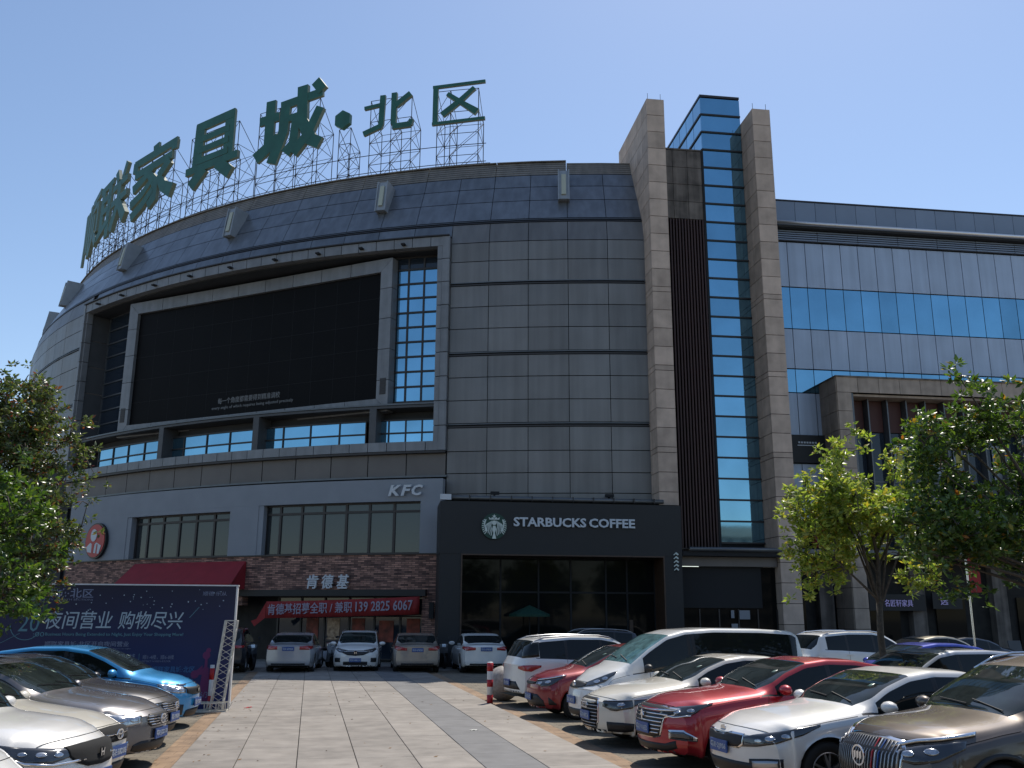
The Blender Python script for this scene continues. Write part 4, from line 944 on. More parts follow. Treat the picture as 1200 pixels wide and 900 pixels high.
# ------------------------------------------------------------------ vehicles
def paint(name, col, metal=0.0, rough=0.35, coat=1.0, dust=0.06):
    m = mat(name, col, rough, metal, coat=coat, coat_r=0.04, nscale=2.0, namt=dust, rvar=0.05); return m
PT_ = {'white': paint('white paint', (0.78, 0.765, 0.72)), 'white2': paint('warm white paint', (0.74, 0.69, 0.585)), 'pearl': paint('pearl white paint', (0.74, 0.715, 0.67), 0.1, 0.42),
       'grey': paint('grey metallic paint', (0.175, 0.165, 0.165), 0.6, 0.38), 'black': paint('dusty black paint', (0.030, 0.026, 0.025), 0.3, 0.45), 'blue': paint('bright blue paint', (0.035, 0.30, 0.62), 0.35, 0.38),
       'brown': paint('brown metallic paint', (0.095, 0.073, 0.055), 0.5, 0.42), 'red': paint('candy red paint', (0.36, 0.010, 0.018), 0.35, 0.38), 'red2': paint('dark red paint', (0.25, 0.014, 0.018), 0.3, 0.4),
       'silver': paint('silver paint', (0.42, 0.43, 0.45), 0.6, 0.4), 'champ': paint('champagne paint', (0.36, 0.31, 0.26), 0.5, 0.4), 'royal': paint('royal blue paint', (0.012, 0.030, 0.33), 0.3, 0.38),
       'beige': paint('beige paint', (0.40, 0.36, 0.28), 0.4, 0.4), 'navy': paint('dark car paint', (0.018, 0.02, 0.026), 0.3, 0.4)}
M['car_glass'] = mat('tinted car glass', (0.010, 0.013, 0.013), 0.03, 0.0, spec=0.35)
M['windscreen'] = mat('windscreen glass', (0.018, 0.024, 0.023), 0.03, 0.0, spec=0.42, nscale=3.0, namt=0.5)
M['trim'] = mat('black plastic trim', (0.014, 0.014, 0.015), 0.5)
M['gap'] = mat('panel gap', (0.006, 0.006, 0.006), 0.9)
M['tyre'] = mat('tyre rubber', (0.014, 0.014, 0.014), 0.8, bump=0.1, bscale=60)
M['rim'] = mat('alloy rim', (0.42, 0.42, 0.43), 0.3, 0.9); M['rim_dark'] = mat('dark rim well', (0.02, 0.02, 0.02), 0.6)
M['chrome'] = mat('chrome', (0.75, 0.75, 0.76), 0.12, 1.0)
M['lamp_dark'] = mat('headlamp housing', (0.055, 0.058, 0.062), 0.12, 0.6, coat=1.0)
M['lamp_clear'] = mat('headlamp reflector', (0.4125, 0.4275, 0.4500), 0.16, 0.85, coat=1.0, nscale=25, namt=0.35)
M['tail_red'] = mat('tail lamp red', (0.35, 0.010, 0.012), 0.18, 0.0, coat=1.0, nscale=12, namt=0.25)
M['plate'] = mat('blue licence plate', (0.018, 0.075, 0.27), 0.4); M['plate_w'] = mat('plate character', (0.42, 0.46, 0.52), 0.5)
M['amber'] = mat('amber reflector', (0.5, 0.16, 0.02), 0.3)
M['card_dim'] = mat('windscreen label', (0.16, 0.24, 0.20), 0.3)
M['white_card'] = mat('paper card', (0.55, 0.55, 0.5), 0.7)

def smooth_interp(pts, sm=0.05):
    xs = np.array([p[0] for p in pts], float); zs = np.array([p[1] for p in pts], float)
    off = np.linspace(-2, 2, 9); wt = np.exp(-off**2*0.9); wt /= wt.sum()
    def f(x):
        x = np.asarray(x, float); r = 0
        for o_, w_ in zip(off, wt): r = r+w_*np.interp(x+o_*sm*0.5, xs, zs)
        return r
    return f
def sstep(x, a, b): t = np.clip((np.asarray(x, float)-a)/(b-a), 0, 1); return t*t*(3-2*t)

# every shape: distances u measured from the nose, in metres
SHAPES = {
 'sedan': dict(L=4.82, W=1.83, wh=(0.93, 3.73), wr=0.335, top=[(0, .72), (.05, .785), (.18, .85), (.6, .945), (1.25, 1.035), (1.38, 1.06), (1.82, 1.29), (2.18, 1.415), (2.55, 1.465), (3.0, 1.455), (3.5, 1.37), (3.95, 1.19), (4.2, 1.09), (4.7, 1.05), (4.82, .98)],
   belt=[(0, .66), (.3, .77), (.9, .88), (1.4, .95), (2.5, .965), (3.6, 1.0), (4.3, 1.0), (4.82, .92)], wide=[(0, .80), (.25, .87), (.8, .91), (2.4, .915), (4, .905), (4.6, .86), (4.82, .80)],
   zb=[(0, .24), (.5, .19), (4.3, .21), (4.82, .30)], cowl=1.40, head=2.20, rg=(3.45, 4.12), sw=(1.60, 3.92), pil=(2.52, 3.42), doors=(1.45, 2.52, 3.45), tum=.30, P=.42),
 'suv': dict(L=4.62, W=1.86, wh=(0.92, 3.60), wr=0.36, top=[(0, .82), (.05, .90), (.15, .97), (.6, 1.06), (1.12, 1.12), (1.22, 1.15), (1.65, 1.42), (2.0, 1.59), (2.4, 1.655), (3.2, 1.66), (4.0, 1.60), (4.25, 1.54), (4.50, 1.18), (4.55, 1.08), (4.62, .95)],
   belt=[(0, .72), (.3, .84), (.9, .97), (1.4, 1.04), (2.5, 1.06), (3.6, 1.12), (4.3, 1.14), (4.62, 1.0)], wide=[(0, .80), (.25, .88), (.8, .925), (2.4, .93), (4, .92), (4.45, .87), (4.62, .82)],
   zb=[(0, .28), (.5, .22), (4.2, .24), (4.62, .34)], cowl=1.22, head=2.05, rg=(4.18, 4.50), sw=(1.45, 4.05), pil=(2.42, 3.35), doors=(1.38, 2.42, 3.35), tum=.26, P=.34),
 'hatch': dict(L=4.10, W=1.70, wh=(0.80, 3.33), wr=0.30, top=[(0, .72), (.05, .80), (.15, .88), (.5, .97), (.85, 1.03), (.95, 1.06), (1.5, 1.33), (1.85, 1.465), (2.3, 1.525), (2.9, 1.52), (3.5, 1.44), (3.72, 1.37), (4.0, 1.05), (4.04, .95), (4.10, .85)],
   belt=[(0, .66), (.3, .78), (.8, .90), (1.3, .95), (2.5, .99), (3.3, 1.05), (3.9, 1.08), (4.1, .9)], wide=[(0, .74), (.25, .80), (.8, .845), (2.4, .85), (3.6, .84), (4.0, .79), (4.1, .76)],
   zb=[(0, .22), (.5, .18), (3.7, .20), (4.10, .30)], cowl=1.0, head=1.86, rg=(3.62, 4.0), sw=(1.22, 3.6), pil=(2.25, 3.05), doors=(1.25, 2.25, 3.1), tum=.26, P=.34),
 'van': dict(L=4.70, W=1.80, wh=(0.85, 3.60), wr=0.32, top=[(0, .76), (.05, .86), (.2, 1.0), (.5, 1.12), (.70, 1.19), (.8, 1.24), (1.2, 1.53), (1.6, 1.76), (2.0, 1.86), (2.6, 1.90), (3.6, 1.89), (4.3, 1.85), (4.5, 1.76), (4.63, 1.25), (4.66, 1.1), (4.70, .95)],
   belt=[(0, .72), (.3, .90), (.7, 1.02), (1.2, 1.08), (2.5, 1.10), (3.6, 1.12), (4.3, 1.14), (4.7, 1.0)], wide=[(0, .78), (.25, .85), (.7, .895), (2.4, .90), (4.2, .90), (4.55, .86), (4.7, .82)],
   zb=[(0, .24), (.5, .20), (4.3, .22), (4.70, .32)], cowl=.82, head=1.66, rg=(4.46, 4.64), sw=(1.05, 4.42), pil=(2.05, 2.15), doors=(1.15, 2.10, 3.2), tum=.20, P=.36),
}
def shape_variant(base, **kw):
    import copy
    s = copy.deepcopy(SHAPES[base]); s.update(kw); return s

_wheel_cache = {}
def wheel_meshes(r, w, spokes, style):
    key = (round(r, 3), spokes, style)
    if key in _wheel_cache: return _wheel_cache[key]
    rr = r*0.66
    prof = [(rr, -w*0.42), (r*0.90, -w*0.5), (r*0.975, -w*0.40), (r, -w*0.25), (r, w*0.25), (r*0.975, w*0.40), (r*0.90, w*0.5), (rr*1.02, w*0.46), (rr*0.98, w*0.40)]
    b = MB(); n = 36; vs = []
    for k in range(n):
        t = 2*math.pi*k/n
        for (q, y) in prof: vs.append((q*math.cos(t), y, q*math.sin(t)))
    m_ = len(prof); b.add(vs, [(k*m_+i, k*m_+i+1, ((k+1) % n)*m_+i+1, ((k+1) % n)*m_+i) for k in range(n) for i in range(m_-1)])
    ty = b.mesh('tyre', M['tyre'], True)
    b = MB()    # rim: barrel, lip, spokes, hub; y>0 is outside
    vs = []; prof2 = [(rr*0.98, w*0.40), (rr*0.93, w*0.42), (rr*0.90, w*0.36), (rr*0.88, -w*0.1)]
    for k in range(n):
        t = 2*math.pi*k/n
        for (q, y) in prof2: vs.append((q*math.cos(t), y, q*math.sin(t)))
    m_ = len(prof2); b.add(vs, [(k*m_+i, k*m_+i+1, ((k+1) % n)*m_+i+1, ((k+1) % n)*m_+i) for k in range(n) for i in range(m_-1)])
    b.prism([(rr*0.9*math.cos(2*math.pi*k/n), rr*0.9*math.sin(2*math.pi*k/n)) for k in range(n)], -w*0.15, -w*0.05, 1)
    for s_ in range(spokes):
        a = 2*math.pi*s_/spokes+0.3
        subs = (-0.13, 0.13) if style == 'double' else (0,)
        for sb_ in subs:
            ca, sa = math.cos(a), math.sin(a); a2 = a+sb_*1.3; cb_, sb2 = math.cos(a2), math.sin(a2); hw = rr*(0.075 if style == 'double' else 0.10)
            p = []
            for y in (w*0.12, w*0.36):
                p += [(rr*0.16*ca-hw*0.9*-sa*1, y+0.01, rr*0.16*sa-hw*0.9*ca), (rr*0.16*ca+hw*0.9*-sa, y+0.01, rr*0.16*sa+hw*0.9*ca)]
                p += [(rr*0.93*cb_+hw*0.75*-sb2, y-0.01, rr*0.93*sb2+hw*0.75*cb_), (rr*0.93*cb_-hw*0.75*-sb2, y-0.01, rr*0.93*sb2-hw*0.75*cb_)]
            b.hexa(p, 0)
    b.prism([(rr*0.20*math.cos(2*math.pi*k/16), rr*0.20*math.sin(2*math.pi*k/16)) for k in range(16)], w*0.05, w*0.385, 0)
    b.prism([(rr*0.09*math.cos(2*math.pi*k/12), rr*0.09*math.sin(2*math.pi*k/12)) for k in range(12)], w*0.385, w*0.40, 1)
    rm = b.mesh('rim', [M['rim'], M['rim_dark']])
    bm = bmesh.new(); bm.from_mesh(rm); bmesh.ops.recalc_face_normals(bm, faces=bm.faces); bm.to_mesh(rm); bm.free()
    _wheel_cache[key] = (ty, rm); return ty, rm

KEYN = 24
class Car:
    def __init__(s, name, label, cat, shape, color, nose, heading, scale=(1, 1, 1), group='parked cars', cladding=False, spokes=5, wstyle='single', ws_mat='windscreen', glass='car_glass'):
        s.sh = sh = SHAPES[shape] if isinstance(shape, str) else shape
        s.L = L = sh['L']; s.sc = scale; s.color = PT_[color]; s.cladding = cladding
        a = R(heading); s.root = thing(name, label, cat, (nose[0]-math.cos(a)*L/2*scale[0], nose[1]-math.sin(a)*L/2*scale[0], 0.006), a, group)
        s.root.scale = scale
        s.ftop = smooth_interp(sh['top'], 0.07); s.fbelt = smooth_interp(sh['belt'], 0.12); s.fw = smooth_interp(sh['wide'], 0.12); s.fzb = smooth_interp(sh['zb'], 0.1)
        s.arch_r = sh['wr']+0.055
        s.build_shell(ws_mat, glass); s.add_wheels(spokes, wstyle)
    # --- the loft
    def section(s, u):
        sh = s.sh; L = s.L; w = float(s.fw(u)); zt = float(s.ftop(u)); zs = float(s.fbelt(u)); zb = float(s.fzb(u))
        if u < 0.02: pass
        zs = min(zs, zt-0.035); h = zt-zs
        c = float(sstep(h, .13, .24))
        yr = 0.925*w-sh['tum']*max(h-0.05, 0)
        rail = min(0.42*h, 0.085)
        K = [(.72*w, zb+.05), (.90*w, zb+.0), (.965*w, zb+.04), (.985*w, zb+.12), (1.0*w, zb+.30*(zs-zb)), (1.004*w, zb+.45*(zs-zb)), (1.0*w, zb+.62*(zs-zb)), (.992*w, zb+.76*(zs-zb)),
             (.986*w, zb+.83*(zs-zb)), (.975*w, zb+.90*(zs-zb)), (.955*w, zs-.012), (.935*w, zs+.004)]
        cab = [(.925*w, zs+.022), (.925*w*.5+yr*.5+.012, zs+.5*(h-rail)+.01), (yr+.006, zt-rail), (yr*.982, zt-rail*.62), (yr*.95, zt-rail*.34), (yr*.90, zt-rail*.20), (yr*.72, zt-rail*.08), (yr*.50, zt-rail*.03), (yr*.25, zt), (0, zt)]
        hood = [(.905*w, zs+.14*h+.01), (.87*w, zs+.34*h+.01), (.82*w, zs+.54*h), (.76*w, zs+.66*h), (.69*w, zs+.76*h), (.60*w, zs+.84*h), (.48*w, zs+.91*h), (.34*w, zs+.96*h), (.17*w, zt-.003), (0, zt)]
        up_ = [(a[0]*c+b_[0]*(1-c), a[1]*c+b_[1]*(1-c)) for a, b_ in zip(cab, hood)]
        return K+up_
    def disp(s, u, y, z):
        """plan and side rounding of nose and tail"""
        sh = s.sh; w0 = sh['W']/2; q = min(abs(y)/w0, 1.0); L = s.L
        du = sh['P']*(q**2.4)*float(1-sstep(u, 0, 0.62*sh['wh'][0])) + 0.10*(q**2)*float((1-sstep(u, 0.8, 2.6)))*float(sstep(z, 0.75, 1.05))
        zn = 0.50
        du += float(1-sstep(u, 0, 0.5))*(0.55*max(z-0.60, 0)**1.5*0.9+0.9*max(0.42-z, 0)**1.6)
        du -= 0.75*sh['P']*(q**2.6)*float(sstep(u, L-0.6*(L-sh['wh'][1]), L))
        du -= float(sstep(u, L-0.5, L))*(0.8*max(0.42-z, 0)**1.6)
        return du
    def point(s, u, k, K=None):
        K = K or s.section(u); y, z = K[k]
        uu = u+s.disp(u, y, z)
        for xw in s.sh['wh']:
            d = uu-xw
            if abs(d) < s.arch_r and k <= 9:
                za = s.sh['wr']+math.sqrt(s.arch_r**2-d*d)
                if z < za: z = za; y = max(y, s.sh['W']/2*0.90) if k < 3 else y
        return Vector((s.L/2-uu, y, z))
    def build_shell(s, ws_mat, glass):
        sh = s.sh; L = s.L
        us = set(np.round(np.concatenate([np.linspace(0, 0.3, 9), np.linspace(0.3, L-0.3, 64), np.linspace(L-0.3, L, 8)]), 4))
        for x in (sh['cowl'], sh['head'], *sh['rg'], *sh['sw'], *[p+d for p in sh['pil'] for d in (-.035, .035)], *sh['doors']): us.add(round(x, 4))
        for xw in sh['wh']:
            for t in np.linspace(-1, 1, 17): us.add(round(xw+s.arch_r*math.sin(t*math.pi/2)*1.0, 4))
        us = sorted(us); out = [us[0]]
        keep = {round(v, 4) for v in (sh['cowl'], sh['head'], *sh['rg'], *sh['sw'], *[p+d for p in sh['pil'] for d in (-.035, .035)], *sh['doors'])}
        for u in us[1:]:
            if u-out[-1] < 0.012 and u != us[-1]:
                if u in keep: out[-1] = u
                continue
            out.append(u)
        us = out; s.us = us
        secs = [s.section(u) for u in us]; nk = len(secs[0]); s.nk = nk
        P = [[s.point(u, k, secs[i]) for k in range(nk)] for i, u in enumerate(us)]
        s.P = P
        bins = {}
        def put(key, q): bins.setdefault(key, []).append(q)
        cl, hd, (r0, r1), (s0, s1), pil, drs = sh['cowl'], sh['head'], sh['rg'], sh['sw'], sh['pil'], sh['doors']
        for i in range(len(us)-1):
            um = (us[i]+us[i+1])/2; hh = secs[i][-1][1]-secs[i][10][1]
            for k in range(nk-1):
                key = ('body', 0)
                if 11 < k <= 13 and s0 < um < s1 and hh > .13:
                    seg = sum(um > p for p in pil); inp = any(abs(um-p) < .036 for p in pil)
                    key = ('body', 1) if inp else ('side_window', seg)
                elif k == 11 and s0-.25 < um < s1+.1 and hh > .10: key = ('body', 1)
                elif k >= 16 and cl < um < hd: key = ('windscreen', 0)
                elif k >= 16 and r0 < um < r1: key = ('rear_window', 0)
                elif k <= 0 or (s.cladding and k <= 3): key = ('body', 1)
                elif 2 <= k <= 10 and drs[0] < um < drs[2]+(.28 if k > 6 else 0): key = ('door', int(um > drs[1]))
                elif k >= 9 and .10 < um < cl and not (k < 13 and um > cl-.0): key = ('bonnet', 0)
                if s.cladding and k <= 9 and key[0] != 'side_window':
                    zc = P[i][k].z+P[i+1][k].z+P[i+1][k+1].z+P[i][k+1].z
                    for xw in sh['wh']:
                        if math.hypot(L/2-P[i][k].x-xw, zc/4-sh['wr']) < s.arch_r+.06: key = ('body', 1)
                put(key, (i, k))
        # fascia caps
        capN, capT = [], []
        for end in (0, len(us)-1):
            u = us[end]; rows = []
            for t in (1, .85, .7, .55, .4, .25, .12, 0):
                row = []
                for k in range(nk):
                    y, z = secs[end][k]; yy = y*t; uu = u+s.disp(u, yy, z); row.append(Vector((L/2-uu, yy, z)))
                rows.append(row)
            (capN if end == 0 else capT).extend(rows)
        def mesh_from(cells, name, mats, extra=None):
            idx = {}; vs = []; fs = []; ms = []
            def vid(i, k, sgn):
                q = (i, k, sgn)
                if k == nk-1: q = (i, k, 1)
                if q not in idx: p = P[i][k]; idx[q] = len(vs); vs.append((p.x, p.y*sgn, p.z))
                return idx[q]
            for (i, k, sgn, mi) in cells:
                f = (vid(i, k, sgn), vid(i, k+1, sgn), vid(i+1, k+1, sgn), vid(i+1, k, sgn))
                f = tuple(dict.fromkeys(f))
                if len(f) < 3: continue
                fs.append(f if sgn > 0 else f[::-1]); ms.append(mi)
            if extra:
                for rows, flip in extra:
                    for sgn in (1, -1):
                        base = len(vs)
                        for row in rows: vs += [(p.x, p.y*sgn, p.z) for p in row]
                        for r_ in range(len(rows)-1):
                            for k in range(nk-1):
                                a_ = base+r_*nk+k; f = (a_, a_+nk, a_+nk+1, a_+1)
                                fs.append(f if (sgn > 0) != flip else f[::-1]); ms.append(1 if k <= 0 or (s.cladding and k <= 3) else 0)
            me = bpy.data.meshes.new(name); me.from_pydata(vs, [], fs)
            for m_ in mats: me.materials.append(m_)
            me.polygons.foreach_set('material_index', ms); me.polygons.foreach_set('use_smooth', [True]*len(fs)); me.update()
            return me
        body_cells = []
        for (nm, mi), cells in bins.items():
            if nm == 'body': body_cells += [(i, k, sg, mi) for (i, k) in cells for sg in (1, -1)]
        me = mesh_from(body_cells, 'body', [s.color, M['trim']], [(capN, False), (capT, True)])
        # seams and a dark inner floor / wheel wells belong to the body
        s.body = link(bpy.data.objects.new('body', me), s.root)
        full = []
        for (nm, mi), cells in bins.items(): full += [(i, k, sg, 0) for (i, k) in cells for sg in (1, -1)]
        fm = mesh_from(full, 'tmp', [s.color], [(capN, False), (capT, True)])
        bm = bmesh.new(); bm.from_mesh(fm); bmesh.ops.remove_doubles(bm, verts=bm.verts, dist=0.0005); s.bvh = BVHTree.FromBMesh(bm); bm.free(); bpy.data.meshes.remove(fm)
        for (nm, seg), cells in bins.items():
            if nm == 'body': continue
            if nm in ('windscreen', 'rear_window', 'bonnet'):
                mm = {'windscreen': M[ws_mat], 'rear_window': M[glass], 'bonnet': s.color}[nm]
                link(bpy.data.objects.new(nm, mesh_from([(i, k, sg, 0) for (i, k) in cells for sg in (1, -1)], nm, [mm])), s.root)
            else:
                for sg in (1, -1):
                    o = link(bpy.data.objects.new(nm, mesh_from([(i, k, sg, 0) for (i, k) in cells], nm, [M[glass] if nm == 'side_window' else s.color])), s.root)
                    if nm == 'door':
                        uh = drs[seg+1]-.17 if seg == 0 else drs[2]-.02
                        s.handle(o, uh, sg)
        # seams
        b = MB()
        def seam_u(u, k0, k1, w_=.007):
            for sg in (1, -1):
                K = s.section(u); pts = [s.point(u, k, K) for k in range(k0, k1+1)]
                for a_, c_ in zip(pts[:-1], pts[1:]):
                    off = Vector((0, .0025 if k1 < 13 else .002, .0015 if k1 < 13 else .003))
                    q = [a_+off+Vector((-w_/2, 0, 0)), a_+off+Vector((w_/2, 0, 0)), c_+off+Vector((w_/2, 0, 0)), c_+off+Vector((-w_/2, 0, 0))]
                    b.add([(v.x, v.y*sg, v.z) for v in q], [(0, 1, 2, 3)])
        for d_ in sh['doors']: seam_u(d_, 3, 11)
        seam_u(.085, 12, nk-1, .010); 
        def seam_k(k, u0, u1, w_=.006):
            ii = [i for i, u in enumerate(us) if u0 <= u <= u1]
            for sg in (1, -1):
                for i0, i1 in zip(ii[:-1], ii[1:]):
                    a_, c_ = P[i0][k], P[i1][k]; q = [a_+Vector((0, .003, -w_/2+.002)), c_+Vector((0, .003, -w_/2+.002)), c_+Vector((0, .001, w_/2+.003)), a_+Vector((0, .001, w_/2+.003))]
                    b.add([(v.x, v.y*sg, v.z) for v in q], [(0, 1, 2, 3)])
        seam_k(11, .12, sh['cowl']-.05)
        o = b.build('panel_seams', M['gap'], s.root, fix=False); tag(o, kind='stuff')
        # underbody
        b = MB(); wi = sh['W']/2-.30
        b.box(-L/2+.35, L/2-.35, -wi, wi, .20, .62); b.box(-L/2+.55, L/2-.55, -sh['W']/2+.13, sh['W']/2-.13, .60, .72)
        b.build('underbody', M['gap'], s.root)
        # wiper blades
        b = MB(); uc = sh['cowl']+.06; zc = float(s.ftop(uc))
        for y0, y1 in ((.55, .02), (.02, -.5)):
            p0 = s.hit(Vector((L/2-uc-.02, y0, 3)), Vector((0, 0, -1))); p1 = s.hit(Vector((L/2-uc-.10, y1, 3)), Vector((0, 0, -1)))
            if p0 and p1: b.bar(p0[0]+p0[1]*.015, p1[0]+p1[1]*.015, .016)
        b.build('wiper', M['trim'], s.root)
    def hit(s, o, d):
        h = s.bvh.ray_cast(o, d, 20)
        return (h[0], (h[1] if h[1].dot(d) < 0 else -h[1])) if h[0] is not None else None
    def handle(s, door, u, sg):
        k = 9; p = s.point(u, k); b = MB(); x = p.x; y = (p.y)*sg; z = p.z-.01
        b.box(x-.10, x+.10, y-.004 if sg > 0 else y-.035, y+.035 if sg > 0 else y+.004, z-.014, z+.012)
        o = b.build('door_handle', s.color, s.root); o.parent = door
    def add_wheels(s, spokes, style):
        sh = s.sh; r = sh['wr']; w = .215; ty, rm = wheel_meshes(r, w, spokes, style)
        for xw in sh['wh']:
            for sg in (1, -1):
                t = link(bpy.data.objects.new('wheel', ty), s.root); t.location = (s.L/2-xw, sg*(sh['W']/2-.135), r)
                if sg < 0: t.rotation_euler = (0, 0, math.pi)
                m_ = link(bpy.data.objects.new('rim', rm), t)
    # --- surface patches: top and bottom outlines as (lateral, z) seen along a direction
    def patch(s, name, top, bot, ang, material, off=.006, rows=5, both=False, parent=None, front=True, sub=4, smooth=True):
        """ang: 0 looks at the nose straight on, 90 looks at the left side; outlines use real (x,y,z) points on the car"""
        outs = []
        a = R(ang)
        d = Vector((-math.cos(a), -math.sin(a), 0))          # looking direction, towards the car
        e = Vector((-math.sin(a), math.cos(a), 0))
        def dense(l):
            l = [Vector(p) for p in l]; r_ = []
            for i in range(len(l)-1):
                for t in range(sub): r_.append(l[i].lerp(l[i+1], t/sub))
            return r_+[l[-1]]
        T_, B_ = dense(top), dense(bot)
        for sg in ((1, -1) if both else (1,)):
            vs = []; ok = True; n = len(T_)
            for r_ in range(rows+1):
                for j in range(n):
                    p = T_[j].lerp(B_[j], r_/rows); q = p-d*4; h = s.hit(q, d)
                    if h is None: h = (p, -d)
                    hp, hn = h; v = hp+hn*off
                    vs.append(v)
            # skirt
            m0 = len(vs); border = [j for j in range(n)]+[r_*n+n-1 for r_ in range(1, rows+1)]+[rows*n+j for j in range(n-2, -1, -1)]+[r_*n for r_ in range(rows-1, 0, -1)]
            for bi in border: vs.append(vs[bi]+d*(off+.012))
            fs = [(r_*n+j, (r_+1)*n+j, (r_+1)*n+j+1, r_*n+j+1) for r_ in range(rows) for j in range(n-1)]
            nb = len(border)
            for q in range(nb): fs.append((border[q], border[(q+1) % nb], m0+(q+1) % nb, m0+q))
            V = [(v.x, v.y*sg, v.z) for v in vs]
            me = bpy.data.meshes.new(name); me.from_pydata(V, [], fs); me.materials.append(material)
            if smooth: me.polygons.foreach_set('use_smooth', [i < rows*(n-1) for i in range(len(fs))])
            bm = bmesh.new(); bm.from_mesh(me); bmesh.ops.recalc_face_normals(bm, faces=bm.faces); bm.to_mesh(me); bm.free()
            outs.append(link(bpy.data.objects.new(name, me), parent[len(outs)] if isinstance(parent, list) else (parent or s.root)))
        return outs
    def quad(s, name, pts, ang, material, off=.006, **kw):   # 4-point patch tl, tr, br, bl
        return s.patch(name, [pts[0], pts[1]], [pts[3], pts[2]], ang, material, off, **kw)
    def F(s, y, z, x=None): return (s.L/2 if x is None else x, y, z)
    def bars(s, name, y0, y1, zs, hgt, ang, material, off=.014, parent=None, **kw):
        for z in zs: s.quad(name, [s.F(y0, z+hgt/2), s.F(y1, z+hgt/2), s.F(y1, z-hgt/2), s.F(y0, z-hgt/2)], ang, material, off, rows=1, sub=6, parent=parent, **kw)
    def plate(s, z, front=True, text='粤E·20J9S', off=.02, y=0.0):
        d = Vector((-1, 0, 0)) if front else Vector((1, 0, 0)); h = s.hit(Vector((3*(1 if front else -1)*1.2, y, z)), d); x = h[0].x-d.x*off
        b = MB(); b.box(x-.008, x+.008, y-.22, y+.22, z-.07, z+.07); o = b.build('licence_plate', M['plate'], s.root)
        if front: T = frame_T((x+.009, y-.20, z-.045), (0, 1, 0))
        else: T = frame_T((x-.009, y+.20, z-.045), (0, -1, 0))
        text_obj(text, 'plate_text', M['plate_w'], .09, T, o, .003, bold=.02, width=.40)
    def mirrors(s, material=None, u=None):
        sh = s.sh; u = u or sh['cowl']+.28
        for sg in (1, -1):
            p = s.point(u, 12); b = MB(); n = 12
            vs = []; m_ = 8
            for j in range(m_+1):
                ph = math.pi*j/m_
                for i in range(n):
                    t = 2*math.pi*i/n; xx = .085*math.sin(ph)*math.cos(t); yy = .125*math.cos(ph); zz_ = .075*math.sin(ph)*math.sin(t)
                    xx = xx if xx > -.03 else -.03
                    vs.append((p.x+xx+.02+.02*yy*sg*-1, sg*(p.y+.15)+yy, p.z+.075+zz_))
            b.add(vs, [(j*n+i, (j+1)*n+i, (j+1)*n+(i+1) % n, j*n+(i+1) % n) for j in range(m_) for i in range(n)])
            o = b.build('mirror', material or s.color, s.root, True)
            b = MB(); b.bar((p.x+.01, sg*(p.y-.03), p.z-.01), (p.x+.01, sg*(p.y+.10), p.z+.04), .05); q = b.build('stalk', M['trim'], s.root); q.parent = o
    def roof_rails(s, u0, u1, material=None):
        for sg in (1, -1):
            pts = []
            for t in np.linspace(0, 1, 9):
                u = u0+(u1-u0)*t; p = s.point(u, 16); lift = .045 if 0 < t < 1 else .0; pts.append((p.x, p.y*sg*.985, p.z+lift))
            b = MB(); b.tube(pts, .016, n=6); b.build('roof_rail', material or M['chrome'], s.root, True)
    def arch_trim(s): pass
    def emblem(s, z, kind, r=.06, y=0, off=.02, front=True):
        d = Vector((-1, 0, 0)) if front else Vector((1, 0, 0)); h = s.hit(Vector((3.5 if front else -3.5, y, z)), d); x = h[0].x-d.x*off
        T = Matrix.Translation((x, y, z)) @ Matrix.Rotation(R(90 if front else -90), 4, 'Z')
        b = MB()
        if kind == 'rings':
            for q in range(4): ring(b, ((q-1.5)*r*1.15, 0), r*.62, r*.78, -.008-.002*(q % 2), .0, 18)
        elif kind == 'oval':
            b.prism([(r*1.5*math.cos(2*math.pi*k/20), r*.75*math.sin(2*math.pi*k/20)) for k in range(20)], -.008, 0)
        elif kind == 'H':
            b.prism([(-r*1.1, -r), (r*1.1, -r), (r*.9, r), (-r*.9, r)], -.004, 0, 1)
            for sg in (-1, 1): stroke(b, [(sg*r*.45, -r*.75), (sg*r*.68, r*.75)], r*.28, -.012, -.003)
            stroke(b, [(-r*.5, 0), (r*.5, 0)], r*.28, -.011, -.003)
        elif kind == 'ellipses':
            for rx, rz, cz in ((1.4, .95, 0), (.55, .9, 0), (1.05, .35, .45)):
                n = 20
                for k in range(n):
                    t0, t1 = 2*math.pi*k/n, 2*math.pi*(k+1)/n
                    b.prism([(r*rx*math.cos(t0), r*(cz+rz*math.sin(t0))), (r*(rx+.2)*math.cos(t0), r*(cz+(rz+.2)*math.sin(t0))), (r*(rx+.2)*math.cos(t1), r*(cz+(rz+.2)*math.sin(t1))), (r*rx*math.cos(t1), r*(cz+rz*math.sin(t1)))], -.01-.001*rx, 0)
        elif kind == 'shields':
            ring(b, (0, 0), r*.92, r*1.1, -.010, 0, 22)
            for q in (-1, 0, 1): b.prism([(q*r*.5-r*.2, r*.35), (q*r*.5+r*.2, r*.5), (q*r*.5+r*.12, -r*.2), (q*r*.5-.02, -r*.5)], -.014, -.002)
        elif kind == 'disc':
            ring(b, (0, 0), r*.8, r, -.010, 0, 20); b.prism([(r*.5*math.cos(2*math.pi*k/12), r*.5*math.sin(2*math.pi*k/12)) for k in range(12)], -.012, 0)
        elif kind == 'arrow':
            b.prism([(-r*.2, -r), (r*.2, -r), (r*.3, r), (-r*.3, r)], -.012, 0)
            stroke(b, [(-r*.7, -r*.2), (0, r*.9), (r*.7, -r*.2)], r*.25, -.011, 0)
        b2 = MB(); b2.v = [tuple(T @ Vector(v)) for v in b.v]; b2.f = b.f; b2.m = b.m
        b2.build('emblem', [M['chrome'], M['gap']], s.root)
